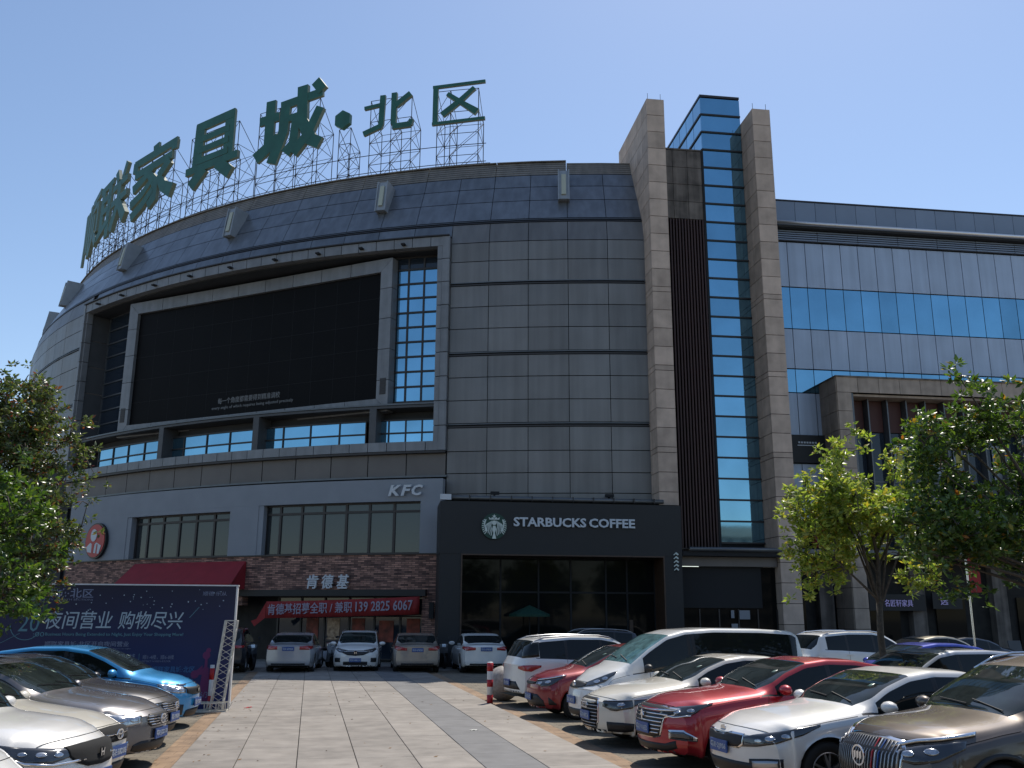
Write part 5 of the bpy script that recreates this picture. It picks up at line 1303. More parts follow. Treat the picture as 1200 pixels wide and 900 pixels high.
# common front lamps: points given for the left side, mirrored
def lamp_pair(c, tops, bots, ang, inner=(), mat_='lamp_dark', strip=None, off=.008, name='headlight'):
    hs = c.patch(name, tops, bots, ang, M[mat_], off, both=True, sub=4, rows=5)
    for (pt, r_) in inner:
        p = Vector(pt); a = R(ang); e = Vector((-math.sin(a), math.cos(a), 0)); n = 8
        r_ = r_*1.0; rx = r_*1.55; rz = r_*.72; top = [p+e*(rx*math.cos(t))+Vector((0, 0, rz*math.sin(t))) for t in np.linspace(math.pi, 0, n)]; bot = [p+e*(rx*math.cos(t))-Vector((0, 0, rz*math.sin(t))) for t in np.linspace(math.pi, 0, n)]
        c.patch('lens', top, bot, ang, M['lamp_clear'], off+.007, both=True, sub=1, rows=4, parent=hs)
    if strip:
        c.patch('trim_strip', strip[0], strip[1], ang, M['chrome'], off+.009, both=True, sub=3, rows=1, parent=hs)
    return hs
def front_grille(c, outline_top, outline_bot, material='trim', off=.007, ang=0): return c.patch('grille', outline_top, outline_bot, ang, M[material], off, sub=4, rows=4)[0]
def hp(c, t, z):
    k = c.sh['W']/1.83
    x = float(np.interp(t, [-.3, 0, .35, .65, 1, 1.5], [-.02, -.06, -.18, -.36, -.64, -1.1])); y = float(np.interp(t, [-.3, 0, .35, .65, 1, 1.5], [.20, .42, .68, .83, .90, .915]))
    return (c.L/2+x*c.sh['P']/.42*1.0, y*k, z)
def front(c, hl, grille=None, bars=(), barh=.018, intake=None, fogs=None, lens=(), strip=None, hmat='lamp_dark', gmat='trim', rim=False, vbars=None, lowgrille=None, hang=38, inner='chrome'):
    tops = [hp(c, t, a) for t, a, b_ in hl]; bots = [hp(c, t, b_) for t, a, b_ in hl]
    lens3 = [(hp(c, t, z), r_) for t, z, r_ in lens]
    st = None
    if strip: st = ([hp(c, t, z+strip[1]/2) for t, z in strip[0]], [hp(c, t, z-strip[1]/2) for t, z in strip[0]])
    lamp_pair(c, tops, bots, hang, lens3, hmat, st)
    g_ = None
    if grille:
        yy = [(-y, a, b_) for y, a, b_ in grille[::-1] if y > 0]+[(y, a, b_) for y, a, b_ in grille]
        if rim:
            c.patch('grille_surround', [c.F(y*(1+rim/max(abs(y), .2)), a+rim) for y, a, b_ in yy], [c.F(y*(1+rim/max(abs(y), .2)), b_-rim) for y, a, b_ in yy], 0, M['chrome'], .009, rows=4)
        g_ = c.patch('grille', [c.F(y, a) for y, a, b_ in yy], [c.F(y, b_) for y, a, b_ in yy], 0, M[gmat], .015, rows=4)[0]
        ym = grille[-1][0]
        for z in bars:
            ys = [y for y in np.linspace(0, ym, 30) if np.interp(y, [q[0] for q in grille], [q[1] for q in grille]) > z+barh*.6 and np.interp(y, [q[0] for q in grille], [q[2] for q in grille]) < z-barh*.6]
            if ys: c.bars('grille_bar', -max(ys), max(ys), [z], barh, 0, M[inner], .024, parent=g_)
        if vbars:
            n, w_, special = vbars
            for i in range(n):
                y = -ym*.96+2*ym*.96*i/(n-1); a = np.interp(abs(y), [q[0] for q in grille], [q[1] for q in grille])-.012; b_ = np.interp(abs(y), [q[0] for q in grille], [q[2] for q in grille])+.012
                mm = M[special[i]] if i in special else M['rim']
                c.quad('grille_bar', [c.F(y-w_/2, a), c.F(y+w_/2, a), c.F(y+w_/2, b_), c.F(y-w_/2, b_)], 0, mm, .026, rows=3, sub=1, parent=g_)
    if intake:
        yy = [(-y, a, b_) for y, a, b_ in intake[::-1] if y > 0]+[(y, a, b_) for y, a, b_ in intake]
        c.patch('air_intake', [c.F(y, a) for y, a, b_ in yy], [c.F(y, b_) for y, a, b_ in yy], 0, M['trim'], .008, rows=3)
    if fogs:
        for (pts, mm, off_) in fogs:
            c.patch('fog_lamp', [hp(c, t, a) for t, a, b_ in pts], [hp(c, t, b_) for t, a, b_ in pts], hang, M[mm], off_, both=True, rows=3)
def rear(c, lamps, plate_z=None, window_line=None, bumper_dark=True, ang=142, plate_text='粤E·6P82K'):
    """lamps: [(t, ztop, zbot)]: t runs from the middle of the tail to the flank"""
    def rp_(t, z):
        k = c.sh['W']/1.83; x = float(np.interp(t, [0, .4, .7, 1], [.05, .16, .30, .55])); y = float(np.interp(t, [0, .4, .7, 1], [.40, .66, .82, .90])); return (-c.L/2+x, y*k, z)
    for pts, mm, off_ in lamps:
        c.patch('tail_light', [rp_(t, a) for t, a, b_ in pts], [rp_(t, b_) for t, a, b_ in pts], ang, M[mm], off_, both=True, rows=4)
    if plate_z: c.plate(plate_z, front=False, text=plate_text)
    if bumper_dark:
        zb = .40
        c.patch('bumper_insert', [(-c.L/2, y, zb-.02) for y in (.62, .3, 0, -.3, -.62)], [(-c.L/2, y, zb-.13) for y in (.62, .3, 0, -.3, -.62)], 180, M['trim'], .008, rows=2)
def arch_trim(c, w_=.055):
    for xw in c.sh['wh']:
        for sg in (1, -1):
            vs = []; n = 20
            for i in range(n+1):
                t = R(-8)+(math.pi+R(16))*i/n
                for rr in (c.arch_r-.005, c.arch_r+w_):
                    x = c.L/2-xw+rr*math.cos(t); z = c.sh['wr']+rr*math.sin(t); h = c.bvh.ray_cast(Vector((x, 3, z)), Vector((0, -1, 0)), 5)
                    y = h[0].y if h[0] is not None and h[0].y > .5 else c.sh['W']/2-.01
                    vs.append((x, (y+.010)*sg, z))
            b = MB(); b.add(vs, [(2*i, 2*i+1, 2*i+3, 2*i+2) for i in range(n)]); o = b.build('arch_trim', M['trim'], c.root, True)
            md = o.modifiers.new('s', 'SOLIDIFY'); md.thickness = .02; md.offset = 0
def dash(c, col='white_card'): pass
def sticker(c):
    u = c.sh['head']-.28; z = float(c.ftop(u))-.03
    c.quad('windscreen_sticker', [(c.L/2-u, .44, z), (c.L/2-u, .51, z), (c.L/2-u, .51, z-.035), (c.L/2-u, .44, z-.035)], 0, M['card_dim'], .001, rows=2, sub=2)
G1 = 'cars parked in the right row'; G2 = 'cars parked in the left row'; G3 = 'cars parked along the mall front'
H2 = 187.5
SR = (1.06, 1, 1.01)
# ---------------- right row
c = Car('parked_car', 'dusty brown sport utility car with vertical bar grille, nearest on the right', 'car', shape_variant('suv', L=4.67, P=.36, top=[(0, .80), (.05, .90), (.15, .98), (.6, 1.07), (1.12, 1.14), (1.25, 1.17), (1.72, 1.43), (2.1, 1.61), (2.5, 1.69), (3.2, 1.70), (4.0, 1.63), (4.3, 1.55), (4.56, 1.18), (4.6, 1.08), (4.67, .95)]), 'brown', (5.05, 9.95), H2, scale=SR, group=G1, spokes=5, wstyle='double')
c.mirrors(); c.roof_rails(2.0, 4.1); arch_trim(c, .045); sticker(c)
front(c, [(-.05, .80, .74), (.3, .87, .70), (.6, .90, .74), (.95, .93, .86)], [(0, .90, .50), (.22, .90, .50), (.42, .88, .54), (.50, .80, .66)], rim=.022, vbars=(23, .013, {11+4: 'tail_red', 12+4: 'white_letter', 13+4: 'plate'}), lens=[(.22, .79, .038), (.50, .82, .042)],
      strip=([(0, .845), (.3, .905), (.6, .935), (1.05, .985)], .030), intake=[(0, .42, .30), (.5, .42, .30), (.68, .44, .34)], fogs=[([(.1, .46, .36), (.5, .48, .38)], 'lamp_dark', .008)])
c.emblem(.72, 'shields', .095, off=.040); c.plate(.44, text='粤E·7K903')
c = Car('parked_car', 'white sedan with black tiger-nose grille and blue plate between brown and red cars', 'car', shape_variant('sedan', L=4.84, P=.46), 'pearl', (4.30, 12.15), H2, scale=SR, group=G1, spokes=5, wstyle='double', ws_mat='windscreen')
c.mirrors(); sticker(c)
front(c, [(0.0, .695, .585), (.25, .735, .60), (.55, .775, .645), (.9, .83, .745), (1.1, .86, .835)], [(0, .695, .60), (.10, .695, .60), (.2, .72, .58), (.36, .715, .575), (.42, .71, .62)], rim=.016, lens=[(.28, .665, .030), (.45, .69, .036), (.66, .725, .036)],
      intake=[(0, .42, .27), (.5, .41, .27), (.62, .36, .28)], fogs=[([(.12, .455, .32), (.4, .475, .325), (.62, .48, .36)], 'trim', .007), ([(.17, .435, .34), (.4, .452, .345), (.56, .455, .375)], 'rim', .011)])
c.emblem(.765, 'oval', .045, off=.012); c.plate(.555, text='粤E·2J9S6')
c = Car('parked_car', 'bright red car with wide slatted chrome grille between two white sedans', 'car', shape_variant('sedan', L=4.75, P=.42, W=1.85, top=[(0, .80), (.05, .87), (.18, .93), (.6, 1.01), (1.25, 1.08), (1.38, 1.10), (1.82, 1.34), (2.18, 1.47), (2.55, 1.515), (3.0, 1.50), (3.5, 1.41), (3.95, 1.24), (4.3, 1.14), (4.65, 1.08), (4.75, 1.0)], belt=[(0, .72), (.3, .83), (.9, .94), (1.4, 1.0), (2.5, 1.01), (3.6, 1.04), (4.3, 1.05), (4.75, .95)]), 'red', (3.90, 14.30), H2, scale=SR, group=G1, spokes=5)
c.mirrors(); sticker(c)
front(c, [(.0, .83, .765), (.3, .86, .735), (.6, .885, .76), (.92, .925, .905)], [(0, .85, .44), (.30, .85, .44), (.42, .84, .47), (.48, .83, .72), (.62, .82, .76)], bars=(.80, .75, .70, .65, .60, .55, .50), barh=.014, rim=.014, lens=[(.35, .79, .03), (.58, .815, .034)],
      strip=([(.0, .755), (.3, .725), (.6, .75)], .016), intake=[(0, .36, .26), (.5, .37, .27), (.66, .42, .32)], fogs=[([(.2, .56, .44), (.5, .57, .43), (.72, .47, .42)], 'chrome', .007), ([(.24, .54, .455), (.5, .545, .45), (.64, .49, .44)], 'lamp_dark', .012)])
c.emblem(.72, 'arrow', .07, off=.035); c.plate(.55, text='粤E·V165D')
c = Car('parked_car', 'white sedan with tall single-frame grille and four ring badge', 'car', shape_variant('sedan', L=4.95, P=.50), 'white2', (3.55, 16.75), H2, scale=SR, group=G1, spokes=5)
c.mirrors(); sticker(c)
front(c, [(.10, .735, .655), (.3, .745, .60), (.42, .755, .595), (.7, .775, .64), (.98, .80, .775)], [(0, .76, .30), (.22, .76, .30), (.31, .75, .31), (.39, .68, .42)], bars=(.71, .655, .60, .545, .49, .435, .38, .335), barh=.012, rim=.014, gmat='gap', inner='rim',
      lens=[(.5, .69, .036)], strip=([(.12, .735), (.42, .748), (.95, .79)], .010), fogs=[([(.2, .42, .27), (.55, .42, .27), (.78, .40, .29)], 'trim', .008)])
c.emblem(.655, 'rings', .062, off=.030); c.plate(.49, text='粤X·A8C16')
c = Car('parked_van', 'tall white people carrier van with teal sunshade behind its windscreen', 'van', SHAPES['van'], 'white', (3.75, 19.0), H2, scale=SR, group=G1)
SCM = M['sunshade'] = mat('teal sunshade glass', (0.10, 0.20, 0.20), 0.06, 0.2, nscale=6, namt=0.5, coat=.5)
for o in c.root.children:
    if o.name.startswith('windscreen'): o.data.materials[0] = SCM
c.mirrors(M['trim'])
front(c, [(.0, .87, .80), (.3, .96, .83), (.6, 1.04, .90), (.85, 1.10, 1.03)], [(0, .88, .76), (.2, .87, .77), (.38, .85, .80)], lens=[(.35, .90, .045), (.58, .96, .045)], intake=[(0, .40, .28), (.5, .40, .28), (.6, .38, .30)], fogs=[([(.15, .50, .42), (.5, .50, .42)], 'lamp_dark', .008)], hmat='lamp_dark')
c.emblem(.82, 'disc', .075, off=.03); c.plate(.55, text='粤E·3M218')
c = Car('parked_car', 'dark red small hatchback squeezed between the tall van and the white utility car', 'car', shape_variant('hatch', L=4.15, P=.38), 'red2', (3.25, 21.3), H2, scale=SR, group=G1)
c.mirrors(); sticker(c)
front(c, [(-.1, .76, .70), (.2, .79, .655), (.5, .82, .68), (.8, .86, .82)], [(0, .74, .68), (.3, .74, .70)], lens=[(.12, .72, .036), (.38, .745, .04)], strip=([(-.1, .775), (.2, .80), (.5, .835), (.85, .885)], .022), hmat='lamp_dark',
      intake=[(0, .50, .26), (.4, .50, .26), (.56, .38, .27)], fogs=[([(.45, .45, .30), (.58, .40, .30), (.66, .32, .30)], 'trim', .007)])
c.plate(.44, text='粤E·Q6H25')
c = Car('parked_car', 'white utility car with its tail and red lamp turned to the aisle', 'car', shape_variant('suv', L=4.60, P=.34, tum=.30), 'white', (7.65, 24.75), 10, group=G1, cladding=False)
c.mirrors(); c.roof_rails(1.9, 4.15, M['rim']); arch_trim(c)
rear(c, [([(.25, .96, .90), (.5, .98, .86), (.75, .99, .84), (1.1, .985, .94)], 'tail_red', .012), ([(.75, .62, .44), (.80, .60, .44), (.84, .50, .44)], 'tail_red', .008)], .56, ang=135)
c.patch('bumper_insert', [(-c.L/2, y, .60) for y in (.5, .3, 0, -.3, -.5)], [(-c.L/2, y, .42) for y in (.66, .3, 0, -.3, -.66)], 180, M['trim'], .007, rows=2)
c.patch('quarter_window', [(-1.75, .8, 1.52), (-1.95, .8, 1.50), (-2.1, .75, 1.46)], [(-1.75, .8, 1.18), (-1.95, .8, 1.16), (-2.15, .78, 1.14)], 100, M['car_glass'], .006, both=True)
# ---------------- left row
c = Car('parked_car', 'bright blue small hatchback nearest to the billboard', 'car', shape_variant('hatch', L=4.10, P=.40), 'blue', (-3.55, 20.1), -5, scale=(1.04, 1, 1), group=G2)
c.mirrors(); sticker(c)
front(c, [(.1, .78, .66), (.35, .80, .66), (.6, .82, .69), (.85, .84, .80)], [(0, .74, .62), (.25, .75, .62), (.42, .76, .65)], lens=[(.25, .73, .04), (.45, .745, .04)], hmat='lamp_clear', strip=([(.0, .80), (.3, .81)], .012),
      intake=[(0, .36, .22), (.3, .36, .22), (.4, .34, .23)], fogs=[([(.15, .45, .26), (.45, .47, .27), (.65, .42, .30)], 'trim', .008)])
c.emblem(.70, 'H', .05, off=.028); c.plate(.47, text='粤E·T58X1')
c = Car('parked_car', 'dusty black sedan between the blue hatchback and the grey sedan', 'car', shape_variant('sedan', P=.44), 'black', (-3.40, 17.25), -6, scale=(1.04, 1, 1), group=G2)
c.mirrors(); sticker(c)
front(c, [(.05, .70, .60), (.35, .72, .59), (.65, .75, .63), (.95, .79, .76)], [(0, .72, .57), (.3, .72, .57), (.42, .70, .60)], bars=(.69, .655, .62, .59), barh=.014, lens=[(.3, .655, .04), (.55, .67, .04)], hmat='lamp_clear', inner='chrome', intake=[(0, .36, .25), (.5, .36, .25)])
c.emblem(.65, 'ellipses', .05, off=.035); c.plate(.47, text='粤E·39B0N')
c = Car('parked_car', 'metallic grey sedan with chrome slatted grille beside the cream sedan', 'car', shape_variant('sedan', P=.46), 'grey', (-3.12, 14.95), -9, scale=(1.04, 1, 1), group=G2)
c.mirrors(); sticker(c)
front(c, [(.05, .735, .64), (.3, .75, .61), (.55, .77, .60), (.8, .80, .66), (1.02, .83, .80)], [(0, .735, .58), (.28, .735, .58), (.34, .72, .62)], bars=(.71, .675, .64, .605), barh=.015, lens=[(.2, .69, .045), (.45, .70, .05), (.72, .73, .04)], hmat='lamp_clear', inner='chrome',
      intake=[(0, .40, .26), (.44, .40, .26), (.55, .36, .28)], fogs=[([(.28, .42, .30), (.42, .42, .30)], 'lamp_clear', .01)])
c.emblem(.665, 'ellipses', .06, off=.035); c.plate(.475, text='粤E·J2D18')
c = Car('parked_car', 'cream white sedan with black grille behind the pearl white utility car', 'car', shape_variant('sedan', P=.42), 'white2', (-3.15, 12.75), -9, scale=(1.04, 1, 1), group=G2)
c.mirrors(); sticker(c)
front(c, [(.15, .70, .62), (.4, .72, .60), (.7, .74, .63), (.95, .77, .74)], [(0, .78, .62), (.3, .77, .62), (.48, .75, .66)], bars=(.70,), lens=[(.4, .66, .035)], gmat='gap', intake=[(0, .38, .26), (.5, .38, .26)])
c.emblem(.70, 'ellipses', .055, off=.035); c.plate(.50, text='粤E·58D06')
c = Car('parked_car', 'pearl white utility car with long black and chrome headlamps on the left', 'car', shape_variant('suv', P=.42, L=4.6), 'pearl', (-2.80, 10.75), -9, scale=(1.04, 1, 1), group=G2)
c.mirrors(); sticker(c)
front(c, [(.0, .83, .77), (.3, .85, .72), (.6, .875, .74), (.9, .91, .84), (1.15, .94, .925)], [(0, .86, .64), (.25, .855, .65), (.40, .845, .70), (.46, .84, .76)], lens=[(.22, .79, .030), (.42, .80, .030), (.62, .815, .026)], strip=([(-.2, .72), (.3, .705), (.6, .73), (.95, .83), (1.15, .925)], .020), gmat='gap',
      intake=[(0, .44, .30), (.5, .44, .30), (.66, .42, .32)])
c.emblem(.755, 'H', .05, off=.03); c.plate(.52, text='粤E·0KF85')
c = Car('parked_car', 'white car corner with chrome lined headlamp at the bottom left edge', 'car', shape_variant('suv', P=.44, L=4.5), 'white', (-2.98, 8.75), -9, scale=(1.04, 1, 1), group=G2)
c.mirrors(); sticker(c)
front(c, [(.0, .80, .70), (.3, .83, .68), (.6, .865, .72), (.95, .91, .87)], [(0, .80, .62), (.35, .79, .64)], lens=[(.25, .75, .045), (.5, .785, .045), (.7, .81, .03)], bars=(.75, .70, .66), strip=([(.0, .69), (.3, .67), (.6, .71), (.95, .865)], .016), intake=[(0, .44, .30), (.6, .42, .32)])
# ---------------- cars along the mall
c = Car('parked_car', 'silver sedan showing its tail below the red banner, leftmost at the restaurant', 'car', shape_variant('sedan', P=.36), 'silver', (-3.25, 42.05), 88, group=G3)
rear(c, [([(.0, .98, .87), (.5, 1.0, .86), (.95, .99, .90)], 'tail_red', .012)], .90)
c = Car('parked_car', 'white small utility car facing out with wide black grille at the restaurant door', 'car', shape_variant('hatch', L=4.2, W=1.74, wide=[(0, .78), (.25, .83), (.8, .865), (2.4, .87), (3.6, .86), (4.0, .81), (4.1, .78)]), 'white', (-.95, 38.0), 268, scale=(1, 1.02, 1.0), group=G3)
c.mirrors(); c.roof_rails(1.8, 3.4, M['rim'])
front(c, [(.0, .82, .72), (.4, .86, .74), (.8, .90, .84)], [(0, .80, .62), (.30, .80, .64), (.48, .80, .72)], bars=(.76,), lens=[(.4, .79, .03)], intake=[(0, .42, .28), (.45, .40, .28)], fogs=[([(.25, .54, .38), (.6, .54, .38)], 'trim', .008)])
c.emblem(.73, 'H', .06, off=.03); c.plate(.46, text='粤E·88L31')
c = Car('parked_car', 'champagne sedan tail between the white utility car and the dark shop pier', 'car', shape_variant('sedan', P=.36), 'champ', (1.32, 42.0), 91, group=G3)
rear(c, [([(.0, .94, .84), (.5, .98, .84), (.95, .99, .90)], 'tail_red', .012)], .86)
c = Car('parked_car', 'white sedan tail parked in front of the coffee shop window', 'car', shape_variant('sedan', P=.34), 'white', (3.83, 41.7), 92, group=G3)
rear(c, [([(-.0, .96, .87), (.5, .99, .84), (.95, .99, .92)], 'tail_red', .012)], .90); c.mirrors()
c = Car('parked_car', 'dark car in deep shade between billboard and silver sedan', 'car', SHAPES['suv'], 'navy', (-6.0, 42.2), 90, group=G3)
rear(c, [([(.2, 1.0, .90), (.9, 1.0, .92)], 'tail_red', .012)], .8)
c = Car('parked_car', 'black utility car roof behind the white utility car, by the parasol', 'car', SHAPES['suv'], 'navy', (5.3, 36.2), 184, group=G3); c.mirrors(); c.roof_rails(1.9, 4.1, M['rim'])
front(c, [(.0, .83, .77), (.9, .91, .84)], [(0, .85, .64), (.40, .845, .70)])
c = Car('parked_car', 'black utility car left of the van roof near the coffee shop door', 'car', SHAPES['suv'], 'navy', (9.6, 34.0), 186, group=G3, scale=(1, 1, 1.02)); c.mirrors()
front(c, [(.0, .83, .77), (.9, .91, .84)], [(0, .85, .64), (.40, .845, .70)])
c = Car('parked_car', 'white utility car with silver roof rail behind the slim tree trunk', 'car', shape_variant('suv', L=4.7), 'white', (17.3, 29.2), 8, group=G1, scale=(1.02, 1, 1.04)); c.mirrors(); c.roof_rails(1.9, 4.1)
front(c, [(.0, .83, .77), (.9, .91, .84)], [(0, .85, .64), (.40, .845, .70)])
c = Car('parked_car', 'royal blue hatchback roof glimpsed below the right tree', 'car', SHAPES['hatch'], 'royal', (11.6, 23.3), 188, group=G1); c.mirrors()
front(c, [(.0, .78, .70), (.8, .86, .80)], [(0, .75, .62), (.40, .75, .65)])
c = Car('parked_car', 'beige sedan roof in front of the dark shops on the far right', 'car', SHAPES['sedan'], 'beige', (23.0, 34.0), 4, group=G1, scale=(1, 1, 1.03)); c.mirrors()
front(c, [(.0, .73, .65), (.8, .80, .74)], [(0, .72, .60), (.40, .72, .60)])
c = Car('parked_car', 'silver car roof with black windows at the right edge behind the brown car', 'car', SHAPES['suv'], 'silver', (8.4, 17.7), 188, group=G1, scale=(1, 1, .93)); c.mirrors()
front(c, [(.0, .83, .77), (.9, .91, .84)], [(0, .85, .64), (.40, .845, .70)])
c = Car('parked_car', 'dark blue sedan in shade behind the white utility car, right of the trunk', 'car', SHAPES['sedan'], 'navy', (18.9, 33.8), 188, group=G1); c.mirrors()
front(c, [(.0, .73, .65), (.8, .80, .74)], [(0, .72, .60), (.40, .72, .60)])
# ------------------------------------------------------------------ trees
def leaf_mat(name, cols, trans=0.45, rough=0.35):
    m = bpy.data.materials.new(name); m.use_nodes = True; nt = m.node_tree; N = nt.nodes; L = nt.links
    b = N['Principled BSDF']; b.inputs['Roughness'].default_value = rough; b.inputs['Specular IOR Level'].default_value = 0.55
    g_ = N.new('ShaderNodeNewGeometry'); r_ = N.new('ShaderNodeValToRGB'); L.new(g_.outputs['Random Per Island'], r_.inputs['Fac'])
    e = r_.color_ramp.elements; e[0].color = (*cols[0][1], 1); e[0].position = cols[0][0]; e[1].color = (*cols[-1][1], 1); e[1].position = cols[-1][0]
    for p, c_ in cols[1:-1]: q = e.new(p); q.color = (*c_, 1)
    L.new(r_.outputs[0], b.inputs['Base Color'])
    t = N.new('ShaderNodeBsdfTranslucent'); sc_ = N.new('ShaderNodeVectorMath'); sc_.operation = 'MULTIPLY'; sc_.inputs[1].default_value = (1.5, 1.7, 0.7)
    L.new(r_.outputs[0], sc_.inputs[0]); L.new(sc_.outputs[0], t.inputs['Color'])
    mx = N.new('ShaderNodeMixShader'); mx.inputs[0].default_value = trans; L.new(b.outputs[0], mx.inputs[1]); L.new(t.outputs[0], mx.inputs[2])
    L.new(mx.outputs[0], N['Material Output'].inputs['Surface']); return m
M['bark'] = mat('tree bark', (0.085, 0.070, 0.055), 0.9, nscale=14, namt=0.35, bump=0.5, bscale=30)
M['leaf_pale'] = leaf_mat('pale yellow green leaves', [(0, (0.16, 0.22, 0.045)), (0.5, (0.27, 0.32, 0.075)), (0.85, (0.38, 0.38, 0.11)), (1, (0.40, 0.28, 0.04))], 0.5)
M['leaf_dark'] = leaf_mat('glossy dark green leaves', [(0, (0.040, 0.075, 0.018)), (0.6, (0.072, 0.125, 0.028)), (0.95, (0.14, 0.20, 0.04)), (0.985, (0.40, 0.26, 0.03)), (1, (0.35, 0.10, 0.03))], 0.36, 0.36)
M['leaf_olive'] = leaf_mat('olive and rusty leaves', [(0, (0.055, 0.078, 0.028)), (0.5, (0.11, 0.145, 0.055)), (0.86, (0.19, 0.20, 0.09)), (0.93, (0.20, 0.08, 0.04)), (1, (0.22, 0.035, 0.02))], 0.35, 0.3)
M['leaf_green'] = leaf_mat('fresh green leaves', [(0, (0.040, 0.085, 0.018)), (0.6, (0.075, 0.13, 0.025)), (1, (0.16, 0.20, 0.04))], 0.42, 0.28)
def tree(label, base, blobs, leafm, n_clusters, leaves, leaf, seed, trunk_r=0.10, fork=2.6, csize=0.28, top=None, group=None, up_bias=0.6, name='broadleaf_tree', gaps=0.0, droop=0.0, limb=.55, lead=False, spread=1.0):
    rg = np.random.RandomState(seed); t = thing(name, label, 'tree', base, group=group); B0 = Vector(base)
    # cluster centres: mostly towards the outside of the blobs
    cs = []
    vol = np.array([b[3]*b[4]*b[5] for b in blobs]); vol = vol/vol.sum()
    while len(cs) < n_clusters:
        b_ = blobs[rg.choice(len(blobs), p=vol)]; v = rg.normal(size=3); v /= np.linalg.norm(v); r_ = rg.uniform(0.35, 1.0)**0.6
        p = np.array(b_[:3])+v*np.array(b_[3:6])*r_*(1+0.12*rg.normal())
        nzv = math.sin(p[0]*2.3+seed)+math.sin(p[1]*2.1+1.3*seed)+math.sin(p[2]*2.9+.7*seed)
        if nzv < gaps: continue
        cs.append(p)
    cs = np.array(cs)
    # limbs
    axis_top = Vector(np.mean([b[:3] for b in blobs], axis=0))
    b = MB(); fk = Vector((base[0]+rg.normal()*.05, base[1], fork)); pts = [B0, B0.lerp(fk, .35)+Vector((.03, .02, 0)), B0.lerp(fk, .7)-Vector((.03, 0, 0)), fk]
    b.tube([p-B0 for p in pts], [trunk_r*1.25, trunk_r, trunk_r*.9, trunk_r*.8], n=10); b.build('trunk', M['bark'], t, True)
    k = 11 if lead else max(6, len(blobs)*2); order = rg.permutation(len(cs))[:k]; limbs = []
    far = sorted(range(len(cs)), key=lambda i: -np.linalg.norm(cs[i]-np.array(fk)))[:len(cs)//2]
    tips = [cs[far[i]] for i in rg.permutation(len(far))[:k]]
    nodes = []; bl2 = MB()
    if lead:
        P = [fk, fk+Vector((.05, 0, .9)), fk+Vector((-.05, 0, 1.7)), fk+Vector((.1, 0, 2.4))]; rd = [trunk_r*.8, trunk_r*.55, trunk_r*.35, trunk_r*.12]
        bl2.tube([p-B0 for p in P], rd, n=7, cap=False); nodes += list(zip(P, rd))
    for tip in tips:
        tip = Vector(tip); st = fk+Vector((0, 0, -rg.uniform(0, .5))) if not lead else fk+Vector((0, 0, rg.uniform(-.6, 1.5))); mid = st.lerp(tip, .45)+Vector((rg.normal()*.12, rg.normal()*.12, .18)); P = []
        for s_ in np.linspace(0, 1, 8): P.append(st*(1-s_)**2+mid*2*s_*(1-s_)+tip*s_*s_)
        rad = [trunk_r*limb*(1-.82*i/7) for i in range(8)]
        bl2.tube([p-B0 for p in P], rad, n=6, cap=False); nodes += [(P[i], rad[i]) for i in range(1, 8)]
    bl2.build('limb', M['bark'], t, True)
    NP = np.array([n_[0] for n_ in nodes]); b3 = MB()
    for c_ in cs:
        i = int(np.argmin(np.linalg.norm(NP-c_, axis=1)+0.3*np.maximum(NP[:, 2]-c_[2], 0))); s_ = Vector(nodes[i][0]); e_ = Vector(c_); m_ = s_.lerp(e_, .5)+Vector((0, 0, .06+droop))
        b3.tube([s_-B0, m_-B0, e_-B0], [.014, .009, .005], n=4, cap=False)
        NP = np.vstack([NP, (np.array(m_)+c_)/2]); nodes.append((Vector((np.array(m_)+c_)/2), .01))
    tag(b3.build('twigs', M['bark'], t, True, fix=False), kind='stuff')
    # leaves
    n = n_clusters*leaves; dd = rg.normal(size=(n, 3)); dd /= np.linalg.norm(dd, axis=1)[:, None]; dd[:, 2] = dd[:, 2]*.55+.1
    sub = np.repeat(rg.normal(size=(n//(leaves)*3, 3))*csize*.55*spread, (leaves+2)//3, axis=0); sub = np.resize(sub, (n, 3))
    cc = np.repeat(cs, leaves, axis=0)+sub+dd*csize*.28*rg.uniform(.2, 1, n)[:, None]
    cc -= np.array(base)
    d = dd+rg.normal(size=(n, 3))*.35; d /= np.linalg.norm(d, axis=1)[:, None]
    nr = rg.normal(size=(n, 3))*.7; nr[:, 2] += up_bias*1.5; sd = np.cross(d, nr); sd /= np.linalg.norm(sd, axis=1)[:, None]; nn_ = np.cross(sd, d)
    L_ = leaf*rg.uniform(.65, 1.25, n)[:, None]; w_ = L_*.24
    v0 = cc; v1 = cc+d*L_*.45+sd*w_-nn_*L_*.05; v2 = cc+d*L_; v3 = cc+d*L_*.45-sd*w_-nn_*L_*.05; vm = cc+d*L_*.5+nn_*L_*.07
    V = np.stack([v0, v1, v2, v3, vm], 1).reshape(-1, 3)
    me = bpy.data.meshes.new('crown'); me.vertices.add(len(V)); me.vertices.foreach_set('co', V.ravel())
    idx = np.arange(n)[:, None]*5+np.array([[0, 1, 4, 1, 2, 4, 2, 3, 4, 3, 0, 4]]); me.loops.add(n*12); me.loops.foreach_set('vertex_index', idx.ravel())
    me.polygons.add(n*4); me.polygons.foreach_set('loop_start', np.arange(n*4)*3); me.polygons.foreach_set('loop_total', np.full(n*4, 3)); me.materials.append(leafm); me.update(); me.validate()
    o = link(bpy.data.objects.new('crown', me), t); tag(o, kind='stuff'); return t
